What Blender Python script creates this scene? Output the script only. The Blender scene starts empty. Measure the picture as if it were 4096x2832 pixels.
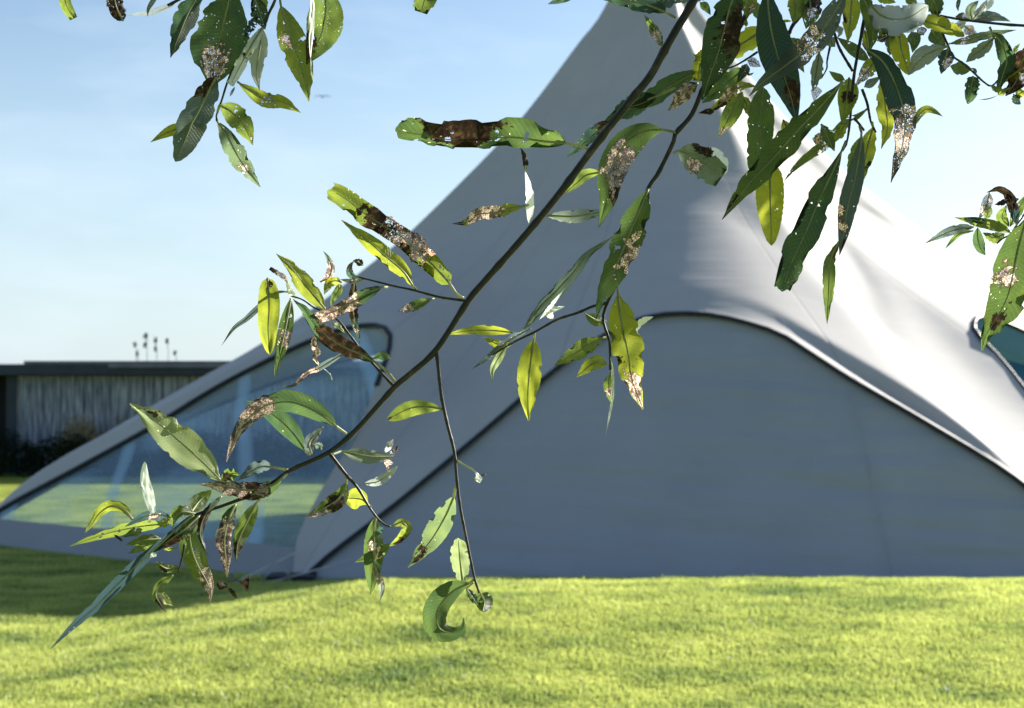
import bpy, math, random
import numpy as np
from mathutils import Vector, Matrix, noise

random.seed(7); np.random.seed(7)
sc = bpy.context.scene
COL = sc.collection
R = math.radians

# ------------------------------------------------------------------ camera
FPX = 5689.0                      # focal length in pixels of the 4096 px photograph
CAM = Vector((0, 0, 1.5))
PITCH = math.atan(181 / FPX)
cd = bpy.data.cameras.new('camera'); cam = bpy.data.objects.new('camera', cd)
COL.objects.link(cam); sc.camera = cam
cam.location = CAM; cam.rotation_euler = (R(90) + PITCH, 0, 0)
cd.sensor_width = 36; cd.lens = 36 * FPX / 4096
cd.clip_start = 0.05; cd.clip_end = 2000
cd.dof.use_dof = True; cd.dof.focus_distance = 1.17; cd.dof.aperture_fstop = 15

# ------------------------------------------------------------------ light
SUN_EL, SUN_AZ = 24.0, 52.0       # azimuth measured clockwise from the view direction (+Y)
sd = bpy.data.lights.new('sun', 'SUN'); so = bpy.data.objects.new('sun', sd); COL.objects.link(so)
sd.energy = 5.0; sd.angle = R(0.5); sd.color = (1.0, 0.94, 0.84)
SUN = Vector((math.cos(R(SUN_EL)) * math.sin(R(SUN_AZ)), math.cos(R(SUN_EL)) * math.cos(R(SUN_AZ)), math.sin(R(SUN_EL))))
so.rotation_euler = SUN.to_track_quat('Z', 'Y').to_euler()
so.location = (20, 12, 20)
world = bpy.data.worlds.new('World'); sc.world = world; world.use_nodes = True
nt = world.node_tree; nt.nodes.clear()
def nn(nt, kind, **kw):
    n = nt.nodes.new(kind)
    for k, v in kw.items():
        if k.startswith('i_'):
            key = k[2:]
            key = int(key) if key.isdigit() else key.replace('_', ' ')
            n.inputs[key].default_value = v
        else: setattr(n, k, v)
    return n
sky = nn(nt, 'ShaderNodeTexSky', sky_type='NISHITA', sun_disc=False)
sky.sun_elevation = R(SUN_EL); sky.sun_rotation = R(SUN_AZ)
sky.air_density = 1.15; sky.dust_density = 0.9; sky.ozone_density = 3.0; sky.altitude = 0
tc = nn(nt, 'ShaderNodeTexCoord')
mp = nn(nt, 'ShaderNodeMapping'); mp.inputs['Scale'].default_value = (3.2, 3.2, 11)
cl = nn(nt, 'ShaderNodeTexNoise', i_Scale=1.7, i_Detail=7.0, i_Roughness=0.55)
cr = nn(nt, 'ShaderNodeValToRGB'); cr.color_ramp.elements[0].position = 0.47; cr.color_ramp.elements[1].position = 0.8
cr.color_ramp.elements[1].color = (0.30, 0.30, 0.30, 1)
mx = nn(nt, 'ShaderNodeMix', data_type='RGBA'); mx.inputs[7].default_value = (6.2, 7.0, 7.9, 1)
# pale air low over the horizon
sz = nn(nt, 'ShaderNodeSeparateXYZ'); hz = nn(nt, 'ShaderNodeMapRange'); hz.inputs[1].default_value = -0.02; hz.inputs[2].default_value = 0.30; hz.inputs[3].default_value = 0.75; hz.inputs[4].default_value = 0.0
hx = nn(nt, 'ShaderNodeMix', data_type='RGBA'); hx.inputs[7].default_value = (4.7, 5.8, 6.7, 1)
bg = nn(nt, 'ShaderNodeBackground'); bg.inputs[1].default_value = 0.059
ow = nn(nt, 'ShaderNodeOutputWorld')
L = nt.links.new
L(tc.outputs['Generated'], mp.inputs[0]); L(mp.outputs[0], cl.inputs['Vector']); L(cl.outputs['Fac'], cr.inputs[0])
L(tc.outputs['Generated'], sz.inputs[0]); L(sz.outputs[2], hz.inputs[0]); L(hz.outputs[0], hx.inputs[0]); L(sky.outputs[0], hx.inputs[6])
L(cr.outputs[0], mx.inputs[0]); L(hx.outputs[2], mx.inputs[6]); L(mx.outputs[2], bg.inputs[0]); L(bg.outputs[0], ow.inputs[0])
sc.view_settings.view_transform = 'Standard'; sc.view_settings.look = 'None'
sc.view_settings.exposure = 1.5; sc.view_settings.gamma = 1
sc.render.engine = 'CYCLES'
sc.cycles.max_bounces = 8; sc.cycles.transparent_max_bounces = 24

# ------------------------------------------------------------------ helpers
def ray(px, py):
    """direction of the sight line through a point of the 4096x2832 photograph"""
    x = (px - 2048) / FPX; z = (1416 - py) / FPX
    c, s = math.cos(PITCH), math.sin(PITCH)
    return Vector((x, c - s * z, s + c * z))
def at(px, py, Y):
    d = ray(px, py); return CAM + d * (Y / d.y)
def on_plane(px, py, A, B, lean=0.0, inward=None):
    """where the sight line meets the (leaning) wall plane over ground line A-B"""
    e = Vector((B[0] - A[0], B[1] - A[1], 0)).normalized(); n = Vector((-e.y, e.x, 0))
    if inward is not None and n.dot(Vector((inward[0] - A[0], inward[1] - A[1], 0))) < 0: n = -n
    d = ray(px, py); a = Vector((A[0], A[1], 0))
    t = (n.dot(a - CAM) + lean * CAM.z) / (n.dot(d) - lean * d.z)
    return CAM + d * t
def catmull(P, n):
    """n points evenly spread along a smooth curve through P"""
    P = [Vector(p) for p in P]
    if len(P) == 2: return [P[0].lerp(P[1], i / (n - 1)) for i in range(n)]
    Q = [P[0] * 2 - P[1]] + P + [P[-1] * 2 - P[-2]]
    d = []
    for i in range(1, len(Q) - 2):
        a, b, c, e = Q[i - 1:i + 3]
        for k in range(12):
            t = k / 12
            d.append(0.5 * ((2 * b) + (c - a) * t + (2 * a - 5 * b + 4 * c - e) * t * t + (-a + 3 * b - 3 * c + e) * t ** 3))
    d.append(P[-1].copy())
    s = [0.0]
    for i in range(1, len(d)): s.append(s[-1] + (d[i] - d[i - 1]).length)
    out = []; j = 0
    for i in range(n):
        t = s[-1] * i / (n - 1)
        while j < len(s) - 2 and s[j + 1] < t: j += 1
        seg = max(s[j + 1] - s[j], 1e-9)
        out.append(d[j].lerp(d[j + 1], min(max((t - s[j]) / seg, 0), 1)))
    return out
def mesh_obj(name, verts, faces, mat, parent=None, smooth=True, uvs=None):
    me = bpy.data.meshes.new(name)
    me.from_pydata([tuple(v) for v in verts], [], faces); me.update()
    if uvs is not None:
        uv = me.uv_layers.new(name='UVMap')
        li = np.empty(len(me.loops), dtype=np.int32); me.loops.foreach_get('vertex_index', li)
        uv.data.foreach_set('uv', np.asarray(uvs, dtype=np.float32)[li].ravel())
    if smooth: me.polygons.foreach_set('use_smooth', [True] * len(me.polygons))
    if mat: me.materials.append(mat)
    o = bpy.data.objects.new(name, me); COL.objects.link(o)
    if parent:
        o.parent = parent
        o.matrix_parent_inverse = Matrix.Translation(-parent.location)   # things sit unrotated at their base
    return o
def thing(name, label, cat, loc=(0, 0, 0), group=None):
    o = bpy.data.objects.new(name, None); COL.objects.link(o); o.location = loc
    o.empty_display_size = 0.05
    tag(o, label, cat, group); return o
def tag(o, label, cat, group=None):
    o['label'] = label; o['category'] = cat
    if group: o['group'] = group
    return o
class MB:
    def __init__(s): s.v = []; s.f = []
    def add(s, V, F):
        k = len(s.v); s.v += [tuple(p) for p in V]; s.f += [tuple(i + k for i in f) for f in F]; return s
    def box(s, x0, x1, y0, y1, z0, z1):
        return s.add([(x0,y0,z0),(x1,y0,z0),(x1,y1,z0),(x0,y1,z0),(x0,y0,z1),(x1,y0,z1),(x1,y1,z1),(x0,y1,z1)],
              [(0,3,2,1),(4,5,6,7),(0,1,5,4),(1,2,6,5),(2,3,7,6),(3,0,4,7)])
    def tube(s, P, r, k=8, cap=True):
        P = [Vector(p) for p in P]; n = len(P)
        rs = r if hasattr(r, '__len__') else [r] * n
        V = []; up = Vector((0.13, 0.9, 0.31)).normalized()
        for i, p in enumerate(P):
            t = (P[min(i + 1, n - 1)] - P[max(i - 1, 0)])
            t = t.normalized() if t.length > 1e-9 else Vector((0, 0, 1))
            a = t.cross(up); a = a.normalized() if a.length > 1e-4 else t.cross(Vector((1, 0, 0))).normalized()
            b = t.cross(a)
            for j in range(k):
                w = 2 * math.pi * j / k; V.append(p + (a * math.cos(w) + b * math.sin(w)) * rs[i])
        F = [(i*k+j, i*k+(j+1)%k, (i+1)*k+(j+1)%k, (i+1)*k+j) for i in range(n - 1) for j in range(k)]
        if cap: F += [tuple(range(k - 1, -1, -1)), tuple(range((n - 1) * k, n * k))]
        return s.add(V, F)
    def build(s, name, mat, parent=None, smooth=True): return mesh_obj(name, s.v, s.f, mat, parent, smooth)

def new_mat(name):
    m = bpy.data.materials.new(name); m.use_nodes = True; m.node_tree.nodes.clear()
    return m, m.node_tree, m.node_tree.links.new
def ramp(nt, stops, interp='LINEAR'):
    n = nt.nodes.new('ShaderNodeValToRGB'); n.color_ramp.interpolation = interp; e = n.color_ramp.elements
    while len(e) > 1: e.remove(e[-1])
    e[0].position = stops[0][0]; e[0].color = (*stops[0][1], 1)
    for p, c in stops[1:]: x = e.new(p); x.color = (*c, 1)
    return n
def simple(name, col, rough=0.6, var=0.25, scale=8.0, bump=0.0, spec=0.4, stretch=(1, 1, 1)):
    m, nt, L = new_mat(name)
    tc = nn(nt, 'ShaderNodeTexCoord'); mp = nn(nt, 'ShaderNodeMapping'); mp.inputs['Scale'].default_value = stretch
    no = nn(nt, 'ShaderNodeTexNoise', i_Scale=scale, i_Detail=6.0)
    rp = ramp(nt, [(0.3, tuple(c * (1 - var) for c in col)), (0.7, tuple(min(1, c * (1 + var)) for c in col))])
    p = nn(nt, 'ShaderNodeBsdfPrincipled', i_Roughness=rough); p.inputs['Specular IOR Level'].default_value = spec
    o = nn(nt, 'ShaderNodeOutputMaterial')
    L(tc.outputs['Object'], mp.inputs[0]); L(mp.outputs[0], no.inputs['Vector']); L(no.outputs['Fac'], rp.inputs[0]); L(rp.outputs[0], p.inputs['Base Color'])
    if bump:
        b = nn(nt, 'ShaderNodeBump', i_Strength=bump, i_Distance=0.02); L(no.outputs['Fac'], b.inputs['Height']); L(b.outputs[0], p.inputs['Normal'])
    L(p.outputs[0], o.inputs[0]); return m

# ------------------------------------------------------------------ ground
def sstep(a, b, x):
    t = np.clip((x - a) / (b - a), 0, 1); return t * t * (3 - 2 * t)
def gz(x, y):
    x = np.asarray(x, float); y = np.asarray(y, float)
    crest = 0.235 * sstep(-2.9, -0.8, x) * sstep(5.5, 9.7, y) * (1 - sstep(9.7, 12.1, y))
    hollow = 0.0
    near = (1 - sstep(11.0, 16, y))
    lump = 0.006 * (np.sin(1.9*x + 0.7*y) * np.sin(2.3*y - 0.6*x + 1) + 0.7*np.sin(4.3*x + 1.3*y + 2)*np.sin(5.1*y + .4*x) + 0.45*np.sin(9.1*x-2*y)*np.sin(10.7*y+3*x+.5))
    return crest + hollow + lump * near
def axis(segs):
    out = []
    for a, b, st in segs: out += list(np.arange(a, b, st))
    return np.array(out + [segs[-1][1]])
xs = axis([(-400, -40, 40), (-40, -12, 4), (-12, -7, .5), (-7, 7, .07), (7, 12, .5), (12, 40, 4), (40, 400, 40)])
ys = axis([(-60, -4, 6), (-4, 4.5, .5), (4.5, 13.5, .07), (13.5, 20, .3), (20, 40, 1), (40, 600, 40)])
X, Y = np.meshgrid(xs, ys); Z = gz(X, Y)
nx, ny = len(xs), len(ys)
idx = np.arange(nx * ny).reshape(ny, nx)
faces = np.stack([idx[:-1, :-1], idx[:-1, 1:], idx[1:, 1:], idx[1:, :-1]], -1).reshape(-1, 4)

def grass_color(nt, L):
    """patchy lawn colour by position, shared by soil sheet and blades"""
    geo = nn(nt, 'ShaderNodeNewGeometry')
    mp = nn(nt, 'ShaderNodeMapping'); mp.inputs['Scale'].default_value = (0.75, 1.5, 1)
    L(geo.outputs['Position'], mp.inputs[0])
    a = nn(nt, 'ShaderNodeTexNoise', i_Scale=1.6, i_Detail=5.0, i_Roughness=0.6); L(mp.outputs[0], a.inputs['Vector'])
    b = nn(nt, 'ShaderNodeTexNoise', i_Scale=26.0, i_Detail=2.0); L(geo.outputs['Position'], b.inputs['Vector'])
    return geo, a, b
m_lawn, nt, L = new_mat('lawn_soil')
geo, a, b = grass_color(nt, L)
rp = ramp(nt, [(0.32, (0.05, 0.09, 0.02)), (0.5, (0.22, 0.26, 0.04)), (0.7, (0.33, 0.36, 0.07))])
ad = nn(nt, 'ShaderNodeMath', operation='MULTIPLY_ADD'); ad.inputs[1].default_value = 0.35; ad.inputs[2].default_value = -0.17
L(b.outputs['Fac'], ad.inputs[0]); s_ = nn(nt, 'ShaderNodeMath', operation='ADD'); L(ad.outputs[0], s_.inputs[0]); L(a.outputs['Fac'], s_.inputs[1]); L(s_.outputs[0], rp.inputs[0])
p = nn(nt, 'ShaderNodeBsdfPrincipled', i_Roughness=0.9); p.inputs['Specular IOR Level'].default_value = 0.1
bp = nn(nt, 'ShaderNodeBump', i_Strength=0.9, i_Distance=0.05); L(b.outputs['Fac'], bp.inputs['Height']); L(bp.outputs[0], p.inputs['Normal'])
L(rp.outputs[0], p.inputs['Base Color']); o = nn(nt, 'ShaderNodeOutputMaterial'); L(p.outputs[0], o.inputs[0])
lawn = mesh_obj('ground', np.stack([X.ravel(), Y.ravel(), Z.ravel()], 1), faces.tolist(), m_lawn)
lawn['kind'] = 'structure'

# blades of grass: one uncountable mass
m_grass, nt, L = new_mat('grass_blade')
geo, a, b = grass_color(nt, L)
rp = ramp(nt, [(0.30, (0.11, 0.18, 0.05)), (0.43, (0.26, 0.315, 0.08)), (0.62, (0.42, 0.465, 0.13))])
ri = nn(nt, 'ShaderNodeMath', operation='MULTIPLY_ADD'); ri.inputs[1].default_value = 0.16; ri.inputs[2].default_value = -0.08
L(geo.outputs['Random Per Island'], ri.inputs[0]); s_ = nn(nt, 'ShaderNodeMath', operation='ADD'); L(ri.outputs[0], s_.inputs[0]); L(a.outputs['Fac'], s_.inputs[1]); L(s_.outputs[0], rp.inputs[0])
df = nn(nt, 'ShaderNodeBsdfDiffuse'); tr = nn(nt, 'ShaderNodeBsdfTranslucent'); gl = nn(nt, 'ShaderNodeBsdfGlossy', i_Roughness=0.45)
hs = nn(nt, 'ShaderNodeHueSaturation', i_Value=1.5, i_Saturation=1.0)
L(rp.outputs[0], df.inputs[0]); L(rp.outputs[0], hs.inputs['Color']); L(hs.outputs[0], tr.inputs[0])
m1 = nn(nt, 'ShaderNodeMixShader', i_0=0.5); m2 = nn(nt, 'ShaderNodeMixShader', i_0=0.035)
L(df.outputs[0], m1.inputs[1]); L(tr.outputs[0], m1.inputs[2]); L(m1.outputs[0], m2.inputs[1]); L(gl.outputs[0], m2.inputs[2])
o = nn(nt, 'ShaderNodeOutputMaterial'); L(m2.outputs[0], o.inputs[0])
def blades():
    rng = np.random.default_rng(3)
    parts = []
    for (y0, y1, dens) in ((5.8, 9.0, 6500), (9.0, 12.6, 4200), (12.6, 16.5, 1500)):
        n = int((y1 - y0) * 2 * (y1 * 0.40 + .5) * dens)
        y = rng.uniform(y0, y1, n); x = rng.uniform(-1, 1, n) * (y * 0.40 + .5)
        parts.append(np.stack([x, y], 1))
    P = np.concatenate(parts)
    # clumps: keep the lawn uneven
    f = np.sin(P[:,0]*7.1+P[:,1]*3.3)*np.sin(P[:,1]*8.7-P[:,0]*2.9)+.6*np.sin(P[:,0]*17+1)*np.sin(P[:,1]*21+P[:,0]*5)
    n = len(P); h = rng.uniform(.014, .030, n) * (1 + .28 * f)
    tall = rng.random(n) < .01; h[tall] *= 1.6
    ang = rng.uniform(0, 2*np.pi, n); lean = rng.uniform(.1, .75, n) * h
    wa = rng.uniform(0, np.pi, n); w = rng.uniform(.0014, .0026, n) * (1 + .07 * np.clip(P[:,1]-6, 0, 6))
    z = gz(P[:,0], P[:,1]) - .004
    dx, dy = np.cos(ang)*lean, np.sin(ang)*lean; wx, wy = np.cos(wa)*w, np.sin(wa)*w
    V = np.empty((n, 5, 3))
    V[:,0] = np.stack([P[:,0]-wx, P[:,1]-wy, z], 1); V[:,1] = np.stack([P[:,0]+wx, P[:,1]+wy, z], 1)
    V[:,2] = np.stack([P[:,0]+dx*.35+wx*.8, P[:,1]+dy*.35+wy*.8, z+h*.6], 1); V[:,3] = np.stack([P[:,0]+dx*.35-wx*.8, P[:,1]+dy*.35-wy*.8, z+h*.6], 1)
    V[:,4] = np.stack([P[:,0]+dx, P[:,1]+dy, z+h*.97], 1)
    me = bpy.data.meshes.new('grass')
    me.vertices.add(n*5); me.vertices.foreach_set('co', V.astype(np.float32).ravel())
    base = (np.arange(n)*5)[:, None]
    loops = (base + np.array([0,1,2,3, 3,2,4])).ravel().astype(np.int32)
    me.loops.add(n*7); me.loops.foreach_set('vertex_index', loops)
    me.polygons.add(n*2)
    st = (np.arange(n)*7)[:, None] + np.array([0, 4]); me.polygons.foreach_set('loop_start', st.ravel().astype(np.int32))
    me.update(calc_edges=True); me.materials.append(m_grass)
    o = bpy.data.objects.new('grass', me); COL.objects.link(o)
    o['kind'] = 'stuff'; o['label'] = 'bright yellow green short lawn grass in front of the tent'; o['category'] = 'grass'
blades()

# ------------------------------------------------------------------ star tent
APEX = Vector((1.8, 17.5, 0))
TIP = {1: (-1.82, 11.8), 2: (-6.0, 15.2), 3: (4.95, 10.7), 4: (10.4, 17.2), 5: (2.6, 25.0)}
apz = at(2618, -408, 17.5)
APEX3 = Vector((1.8, 17.5, apz.z))
def ridge(k, pix):
    P = [APEX3] + [on_plane(px, py, APEX, TIP[k]) for px, py in pix]
    P.append(Vector((*TIP[k], -0.06)))
    return P
NV = 72; NU = 48
rid = {}
rid[2] = ridge(2, [(2415,26),(2304,175),(2109,429),(1953,604),(1629,922),(1494,1035),(1175,1278),(940,1435),(626,1615),(235,1850),(0,1991)])
rid[3] = ridge(3, [(2712,27),(2778,192),(2930,500),(3105,810),(3330,1110),(3490,1295),(3655,1455),(4020,1810)])
rid[4] = ridge(4, [(2794,21),(2829,73),(2960,250),(3180,500),(3451,735),(3600,845),(3735,946),(4096,1215)])
def prof(k, P2):
    """heights of a measured ridge by share of its length"""
    r = [((Vector((p.x, p.y, 0)) - APEX).length, p.z) for p in P2]; m = r[-1][0]
    return [a / m for a, b in r], [b for a, b in r]
fa, za = prof(2, rid[2]); fb, zb = prof(3, rid[3])
for k in (1, 5):
    P = []
    for i in range(14):
        t = i / 13; z = 0.5 * np.interp(t, fa, za) + 0.5 * np.interp(t, fb, zb)
        q = APEX.lerp(Vector((*TIP[k], 0)), t); P.append(Vector((q.x, q.y, z if i < 13 else -0.06)))
    rid[k] = P
order = [2, 1, 3, 4, 5]
RID = {k: catmull(rid[k], NV) for k in rid}
LEANS = {(2, 1): 0.95, (1, 3): 0.72, (3, 4): 1.15, (4, 5): 0.45, (5, 2): 0.45}     # arches swoop inward
def edge_px(a, b, pix):
    P = [Vector((*TIP[a], -0.06))] + [on_plane(px, py, TIP[a], TIP[b], LEANS[(a, b)], APEX) for px, py in pix] + [Vector((*TIP[b], -0.06))]
    return catmull(P, NU + 1)
def edge_syn(a, b, h=2.3):
    A, B = Vector((*TIP[a], 0)), Vector((*TIP[b], 0)); e = (B - A).normalized(); n = Vector((-e.y, e.x, 0))
    if n.dot(APEX - A) < 0: n = -n
    P = []
    for i in range(15):
        t = i / 14; z = h * (1 - abs(2 * t - 1) ** 1.7); P.append(A.lerp(B, t) + n * z * LEANS[(a, b)] + Vector((0, 0, z - 0.06)))
    return catmull(P, NU + 1)
EDGE = {
 (2, 1): edge_px(2, 1, [(0,2036),(313,1866),(611,1701),(861,1548),(1096,1425),(1300,1335),(1400,1306),(1480,1295),(1534,1304),(1560,1335),(1557,1390),(1520,1500),(1471,1627),(1420,1740),(1350,1850),(1271,1985),(1190,2150)]),
 (1, 3): edge_px(1, 3, [(1310,2220),(1440,2120),(1633,1970),(1952,1704),(2218,1474),(2400,1345),(2530,1280),(2662,1250),(2800,1250),(2910,1266),(3100,1322),(3215,1390),(3400,1510),(3727,1700),(4096,1934)]),
 (3, 4): edge_px(3, 4, [(4400,1925),(4096,1550),(4000,1430),(3915,1340),(3893,1290),(3910,1266),(3960,1268),(4096,1320),(4500,1520),(5000,1830)]),
 (4, 5): edge_syn(4, 5), (5, 2): edge_syn(5, 2)}
def sector(a, b):
    """grid [v][u] of the fabric between two ridges and their arch"""
    E = EDGE[(a, b)]; G = []
    for v in range(NV):
        t = v / (NV - 1); row = []
        for u in range(NU + 1):
            s = u / NU
            base = RID[a][v].lerp(RID[b][v], s); tip = RID[a][-1].lerp(RID[b][-1], s)
            p = base + (E[u] - tip) * (t ** {(1, 3): 1.3, (3, 4): 1.5}.get((a, b), 2.1))
            if (a, b) == (1, 3):                             # the tall front panel of the peak is pulled taut and nearly straight
                p = p.lerp(APEX3.lerp(E[u], t), .12 * 4 * s * (1 - s))
                # the hem flares outward towards the right foot
                p += Vector((.1, .8, -.55)) * .13 * math.exp(-((s - .74) / .12) ** 2) * math.exp(-((t - .955) / .022) ** 2)
            row.append(p)
        G.append(row)
    return G
def canopy_mesh():
    rows = [[] for _ in range(NV)]
    for i, k in enumerate(order):
        G = sector(k, order[(i + 1) % 5])
        for v in range(NV): rows[v] += G[v][:-1]
    A = np.array([[tuple(p) for p in r] for r in rows])       # NV x (5*NU) x 3
    for it in range(7):                                      # stretch fabric rounds its ridges
        B = A.copy()
        w = 0.5 * np.minimum(1, np.arange(1, NV - 1) / 5)[:, None, None]
        avg = (np.roll(A, 1, 1) + np.roll(A, -1, 1))[1:-1] / 2
        B[1:-1] = A[1:-1] * (1 - w) + avg * w; A = B
    n = A.shape[1]; V = A.reshape(-1, 3); F = []; UV = []
    for v in range(NV):
        for u in range(n): UV.append((u / NU, v / (NV - 1)))
    for v in range(NV - 1):
        for u in range(n): F.append((v*n+u, v*n+(u+1) % n, (v+1)*n+(u+1) % n, (v+1)*n+u))
    return V, F, UV
def fabric(name, col, wr, trans=0.06, stretch=(0.4, 0.4, 3.0), scale=1.2, dist=0.1, seams=False):
    m, nt, L = new_mat(name)
    geo = nn(nt, 'ShaderNodeNewGeometry'); mp = nn(nt, 'ShaderNodeMapping'); mp.inputs['Scale'].default_value = stretch
    L(geo.outputs['Position'], mp.inputs[0])
    no = nn(nt, 'ShaderNodeTexNoise', i_Scale=scale, i_Detail=3.0, i_Distortion=0.6); L(mp.outputs[0], no.inputs['Vector'])
    we = nn(nt, 'ShaderNodeTexNoise', i_Scale=900.0, i_Detail=1.0); L(geo.outputs['Position'], we.inputs['Vector'])
    di = nn(nt, 'ShaderNodeTexNoise', i_Scale=1.1, i_Detail=8.0, i_Roughness=0.65); L(geo.outputs['Position'], di.inputs['Vector'])
    rp = ramp(nt, [(0.3, tuple(c * 0.9 for c in col)), (0.65, col)]); L(di.outputs['Fac'], rp.inputs[0])
    b1 = nn(nt, 'ShaderNodeBump', i_Strength=wr, i_Distance=dist); L(no.outputs['Fac'], b1.inputs['Height'])
    b2 = nn(nt, 'ShaderNodeBump', i_Strength=0.15, i_Distance=0.001); L(we.outputs['Fac'], b2.inputs['Height']); L(b1.outputs[0], b2.inputs['Normal'])
    p = nn(nt, 'ShaderNodeBsdfPrincipled', i_Roughness=0.62); p.inputs['Specular IOR Level'].default_value = 0.25
    if seams:
        uv = nn(nt, 'ShaderNodeUVMap', uv_map='UVMap'); sx = nn(nt, 'ShaderNodeSeparateXYZ'); L(uv.outputs[0], sx.inputs[0])
        m_ = nn(nt, 'ShaderNodeMath', operation='MULTIPLY'); m_.inputs[1].default_value = 3.0; L(sx.outputs[0], m_.inputs[0])
        f_ = nn(nt, 'ShaderNodeMath', operation='PINGPONG'); f_.inputs[1].default_value = 0.5; L(m_.outputs[0], f_.inputs[0])
        l_ = nn(nt, 'ShaderNodeMapRange', interpolation_type='SMOOTHSTEP'); l_.inputs[1].default_value = 0.0; l_.inputs[2].default_value = 0.016; l_.inputs[3].default_value = 1.0; l_.inputs[4].default_value = 0.0; L(f_.outputs[0], l_.inputs[0])
        b3 = nn(nt, 'ShaderNodeBump', i_Strength=0.22, i_Distance=0.008); L(l_.outputs[0], b3.inputs['Height']); L(b3.outputs[0], b1.inputs['Normal'])
        dk = nn(nt, 'ShaderNodeMix', data_type='RGBA', blend_type='MULTIPLY'); dk.inputs[7].default_value = (0.86, 0.86, 0.86, 1); L(l_.outputs[0], dk.inputs[0]); L(rp.outputs[0], dk.inputs[6]); rp = dk
    tr = nn(nt, 'ShaderNodeBsdfTranslucent'); L((rp.outputs[2] if seams else rp.outputs[0]), tr.inputs[0]); L((rp.outputs[2] if seams else rp.outputs[0]), p.inputs['Base Color'])
    L(b2.outputs[0], p.inputs['Normal']); L(b2.outputs[0], tr.inputs['Normal'])
    ms = nn(nt, 'ShaderNodeMixShader', i_0=trans); L(p.outputs[0], ms.inputs[1]); L(tr.outputs[0], ms.inputs[2])
    o = nn(nt, 'ShaderNodeOutputMaterial'); L(ms.outputs[0], o.inputs[0]); return m
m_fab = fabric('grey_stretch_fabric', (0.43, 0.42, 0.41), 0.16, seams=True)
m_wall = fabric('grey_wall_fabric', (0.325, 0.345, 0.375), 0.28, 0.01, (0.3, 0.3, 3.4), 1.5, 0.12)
m_skirt = fabric('pvc_skirt', (0.28, 0.29, 0.31), 0.3)
m_dark = simple('black_trim', (0.015, 0.02, 0.028), 0.5, spec=0.3)
m_metal = simple('mast_metal', (0.25, 0.25, 0.26), 0.4)
tent = thing('star_tent', 'large pale grey star-shaped stretch tent with a tall central peak on the lawn', 'tent', (1.8, 17.5, 0))
V, F, UV = canopy_mesh()
can = mesh_obj('canopy', V, F, m_fab, tent, uvs=UV)
for (a, b), E in EDGE.items():
    if (a, b) == (2, 1): E = E[:int(len(E) * .74)]
    MB().tube([q - Vector((0, .012, .012)) for q in E], 0.026 if (a, b) == (2, 1) else 0.021, 8).build('arch_edge_tube', m_dark, tent)  # dark tube along each arch edge
MB().tube([(1.8, 17.5, -.05), (1.8, 17.5, APEX3.z - .02)], 0.06, 12).build('mast', m_metal, tent)
MB().tube([(1.8, 17.5, APEX3.z - .16), (1.8, 17.5, APEX3.z - .02), (1.8, 17.5, APEX3.z + .1)], [.20, .14, .03], 20).build('peak_cap', m_dark, tent)

def wall_mesh(a, b, off, zlo=None, zhi=None, cols=90, rows=26, wrinkle=0.0, seed=0):
    """sheet hanging in the arch a-b, from the arch edge down to zlo"""
    E = catmull(EDGE[(a, b)], cols); A, B = Vector((*TIP[a], 0)), Vector((*TIP[b], 0))
    e = (B - A).normalized(); n = Vector((-e.y, e.x, 0))
    if n.dot(APEX - A) < 0: n = -n
    V, F = [], []
    for i, q in enumerate(E):
        top = q.z if zhi is None else min(zhi, q.z)
        for j in range(rows):
            t = j / (rows - 1); lo = -0.3 if zlo is None else min(zlo, top)
            z = lo + (top - lo) * t
            p = q + n * ((z - q.z) * LEANS[(a, b)] + off); p.z = z
            if wrinkle:
                k = math.sin(math.pi * min(max(t, 0), 1)) ** .7
                p += n * wrinkle * k * (.6 * noise.noise(Vector((p.x * .35, seed, p.z * 5.5 + .5 * math.sin(p.x * .8)))) + .35 * noise.noise(Vector((p.x * .9 + 3, seed, p.z * 11 + p.x))) + .4 * noise.noise(Vector((p.x * 1.6 + p.z, seed + 4, p.z * 1.3))))
            V.append(p)
    for i in range(cols - 1):
        for j in range(rows - 1): F.append((i*rows+j, (i+1)*rows+j, (i+1)*rows+j+1, i*rows+j+1))
    return V, F
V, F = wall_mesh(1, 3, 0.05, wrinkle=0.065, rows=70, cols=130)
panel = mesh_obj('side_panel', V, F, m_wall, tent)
# zip seam of the side panel
zs = [on_plane(px, py, TIP[1], TIP[3], LEANS[(1, 3)], APEX) for px, py in ((3400,1560),(3450,1750),(3490,1950),(3530,2120),(3570,2300))]
MB().tube([p + Vector((0, -.0, 0)) for p in catmull(zs, 20)], 0.0035, 6).build('zip', m_wall, panel)
# clear window walls with a grey skirt
m_clear, nt, L = new_mat('clear_pvc')
geo = nn(nt, 'ShaderNodeNewGeometry'); mp = nn(nt, 'ShaderNodeMapping'); mp.inputs['Scale'].default_value = (0.7, 0.7, 1.6); mp.inputs['Rotation'].default_value = (0, R(38), 0)
L(geo.outputs['Position'], mp.inputs[0])
no = nn(nt, 'ShaderNodeTexNoise', i_Scale=2.2, i_Detail=3.0, i_Distortion=1.2); L(mp.outputs[0], no.inputs['Vector'])
cr_ = ramp(nt, [(0.0, (0, 0, 0)), (1, (1, 1, 1))]); L(no.outputs['Fac'], cr_.inputs[0])
bp = nn(nt, 'ShaderNodeBump', i_Strength=0.5, i_Distance=0.08); L(no.outputs['Fac'], bp.inputs['Height'])
tr = nn(nt, 'ShaderNodeBsdfTransparent'); tr.inputs[0].default_value = (0.78, 0.90, 0.92, 1)
gl = nn(nt, 'ShaderNodeBsdfGlossy', i_Roughness=0.12); gl.inputs[0].default_value = (0.75, 0.88, 1, 1); L(bp.outputs[0], gl.inputs['Normal'])
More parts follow.
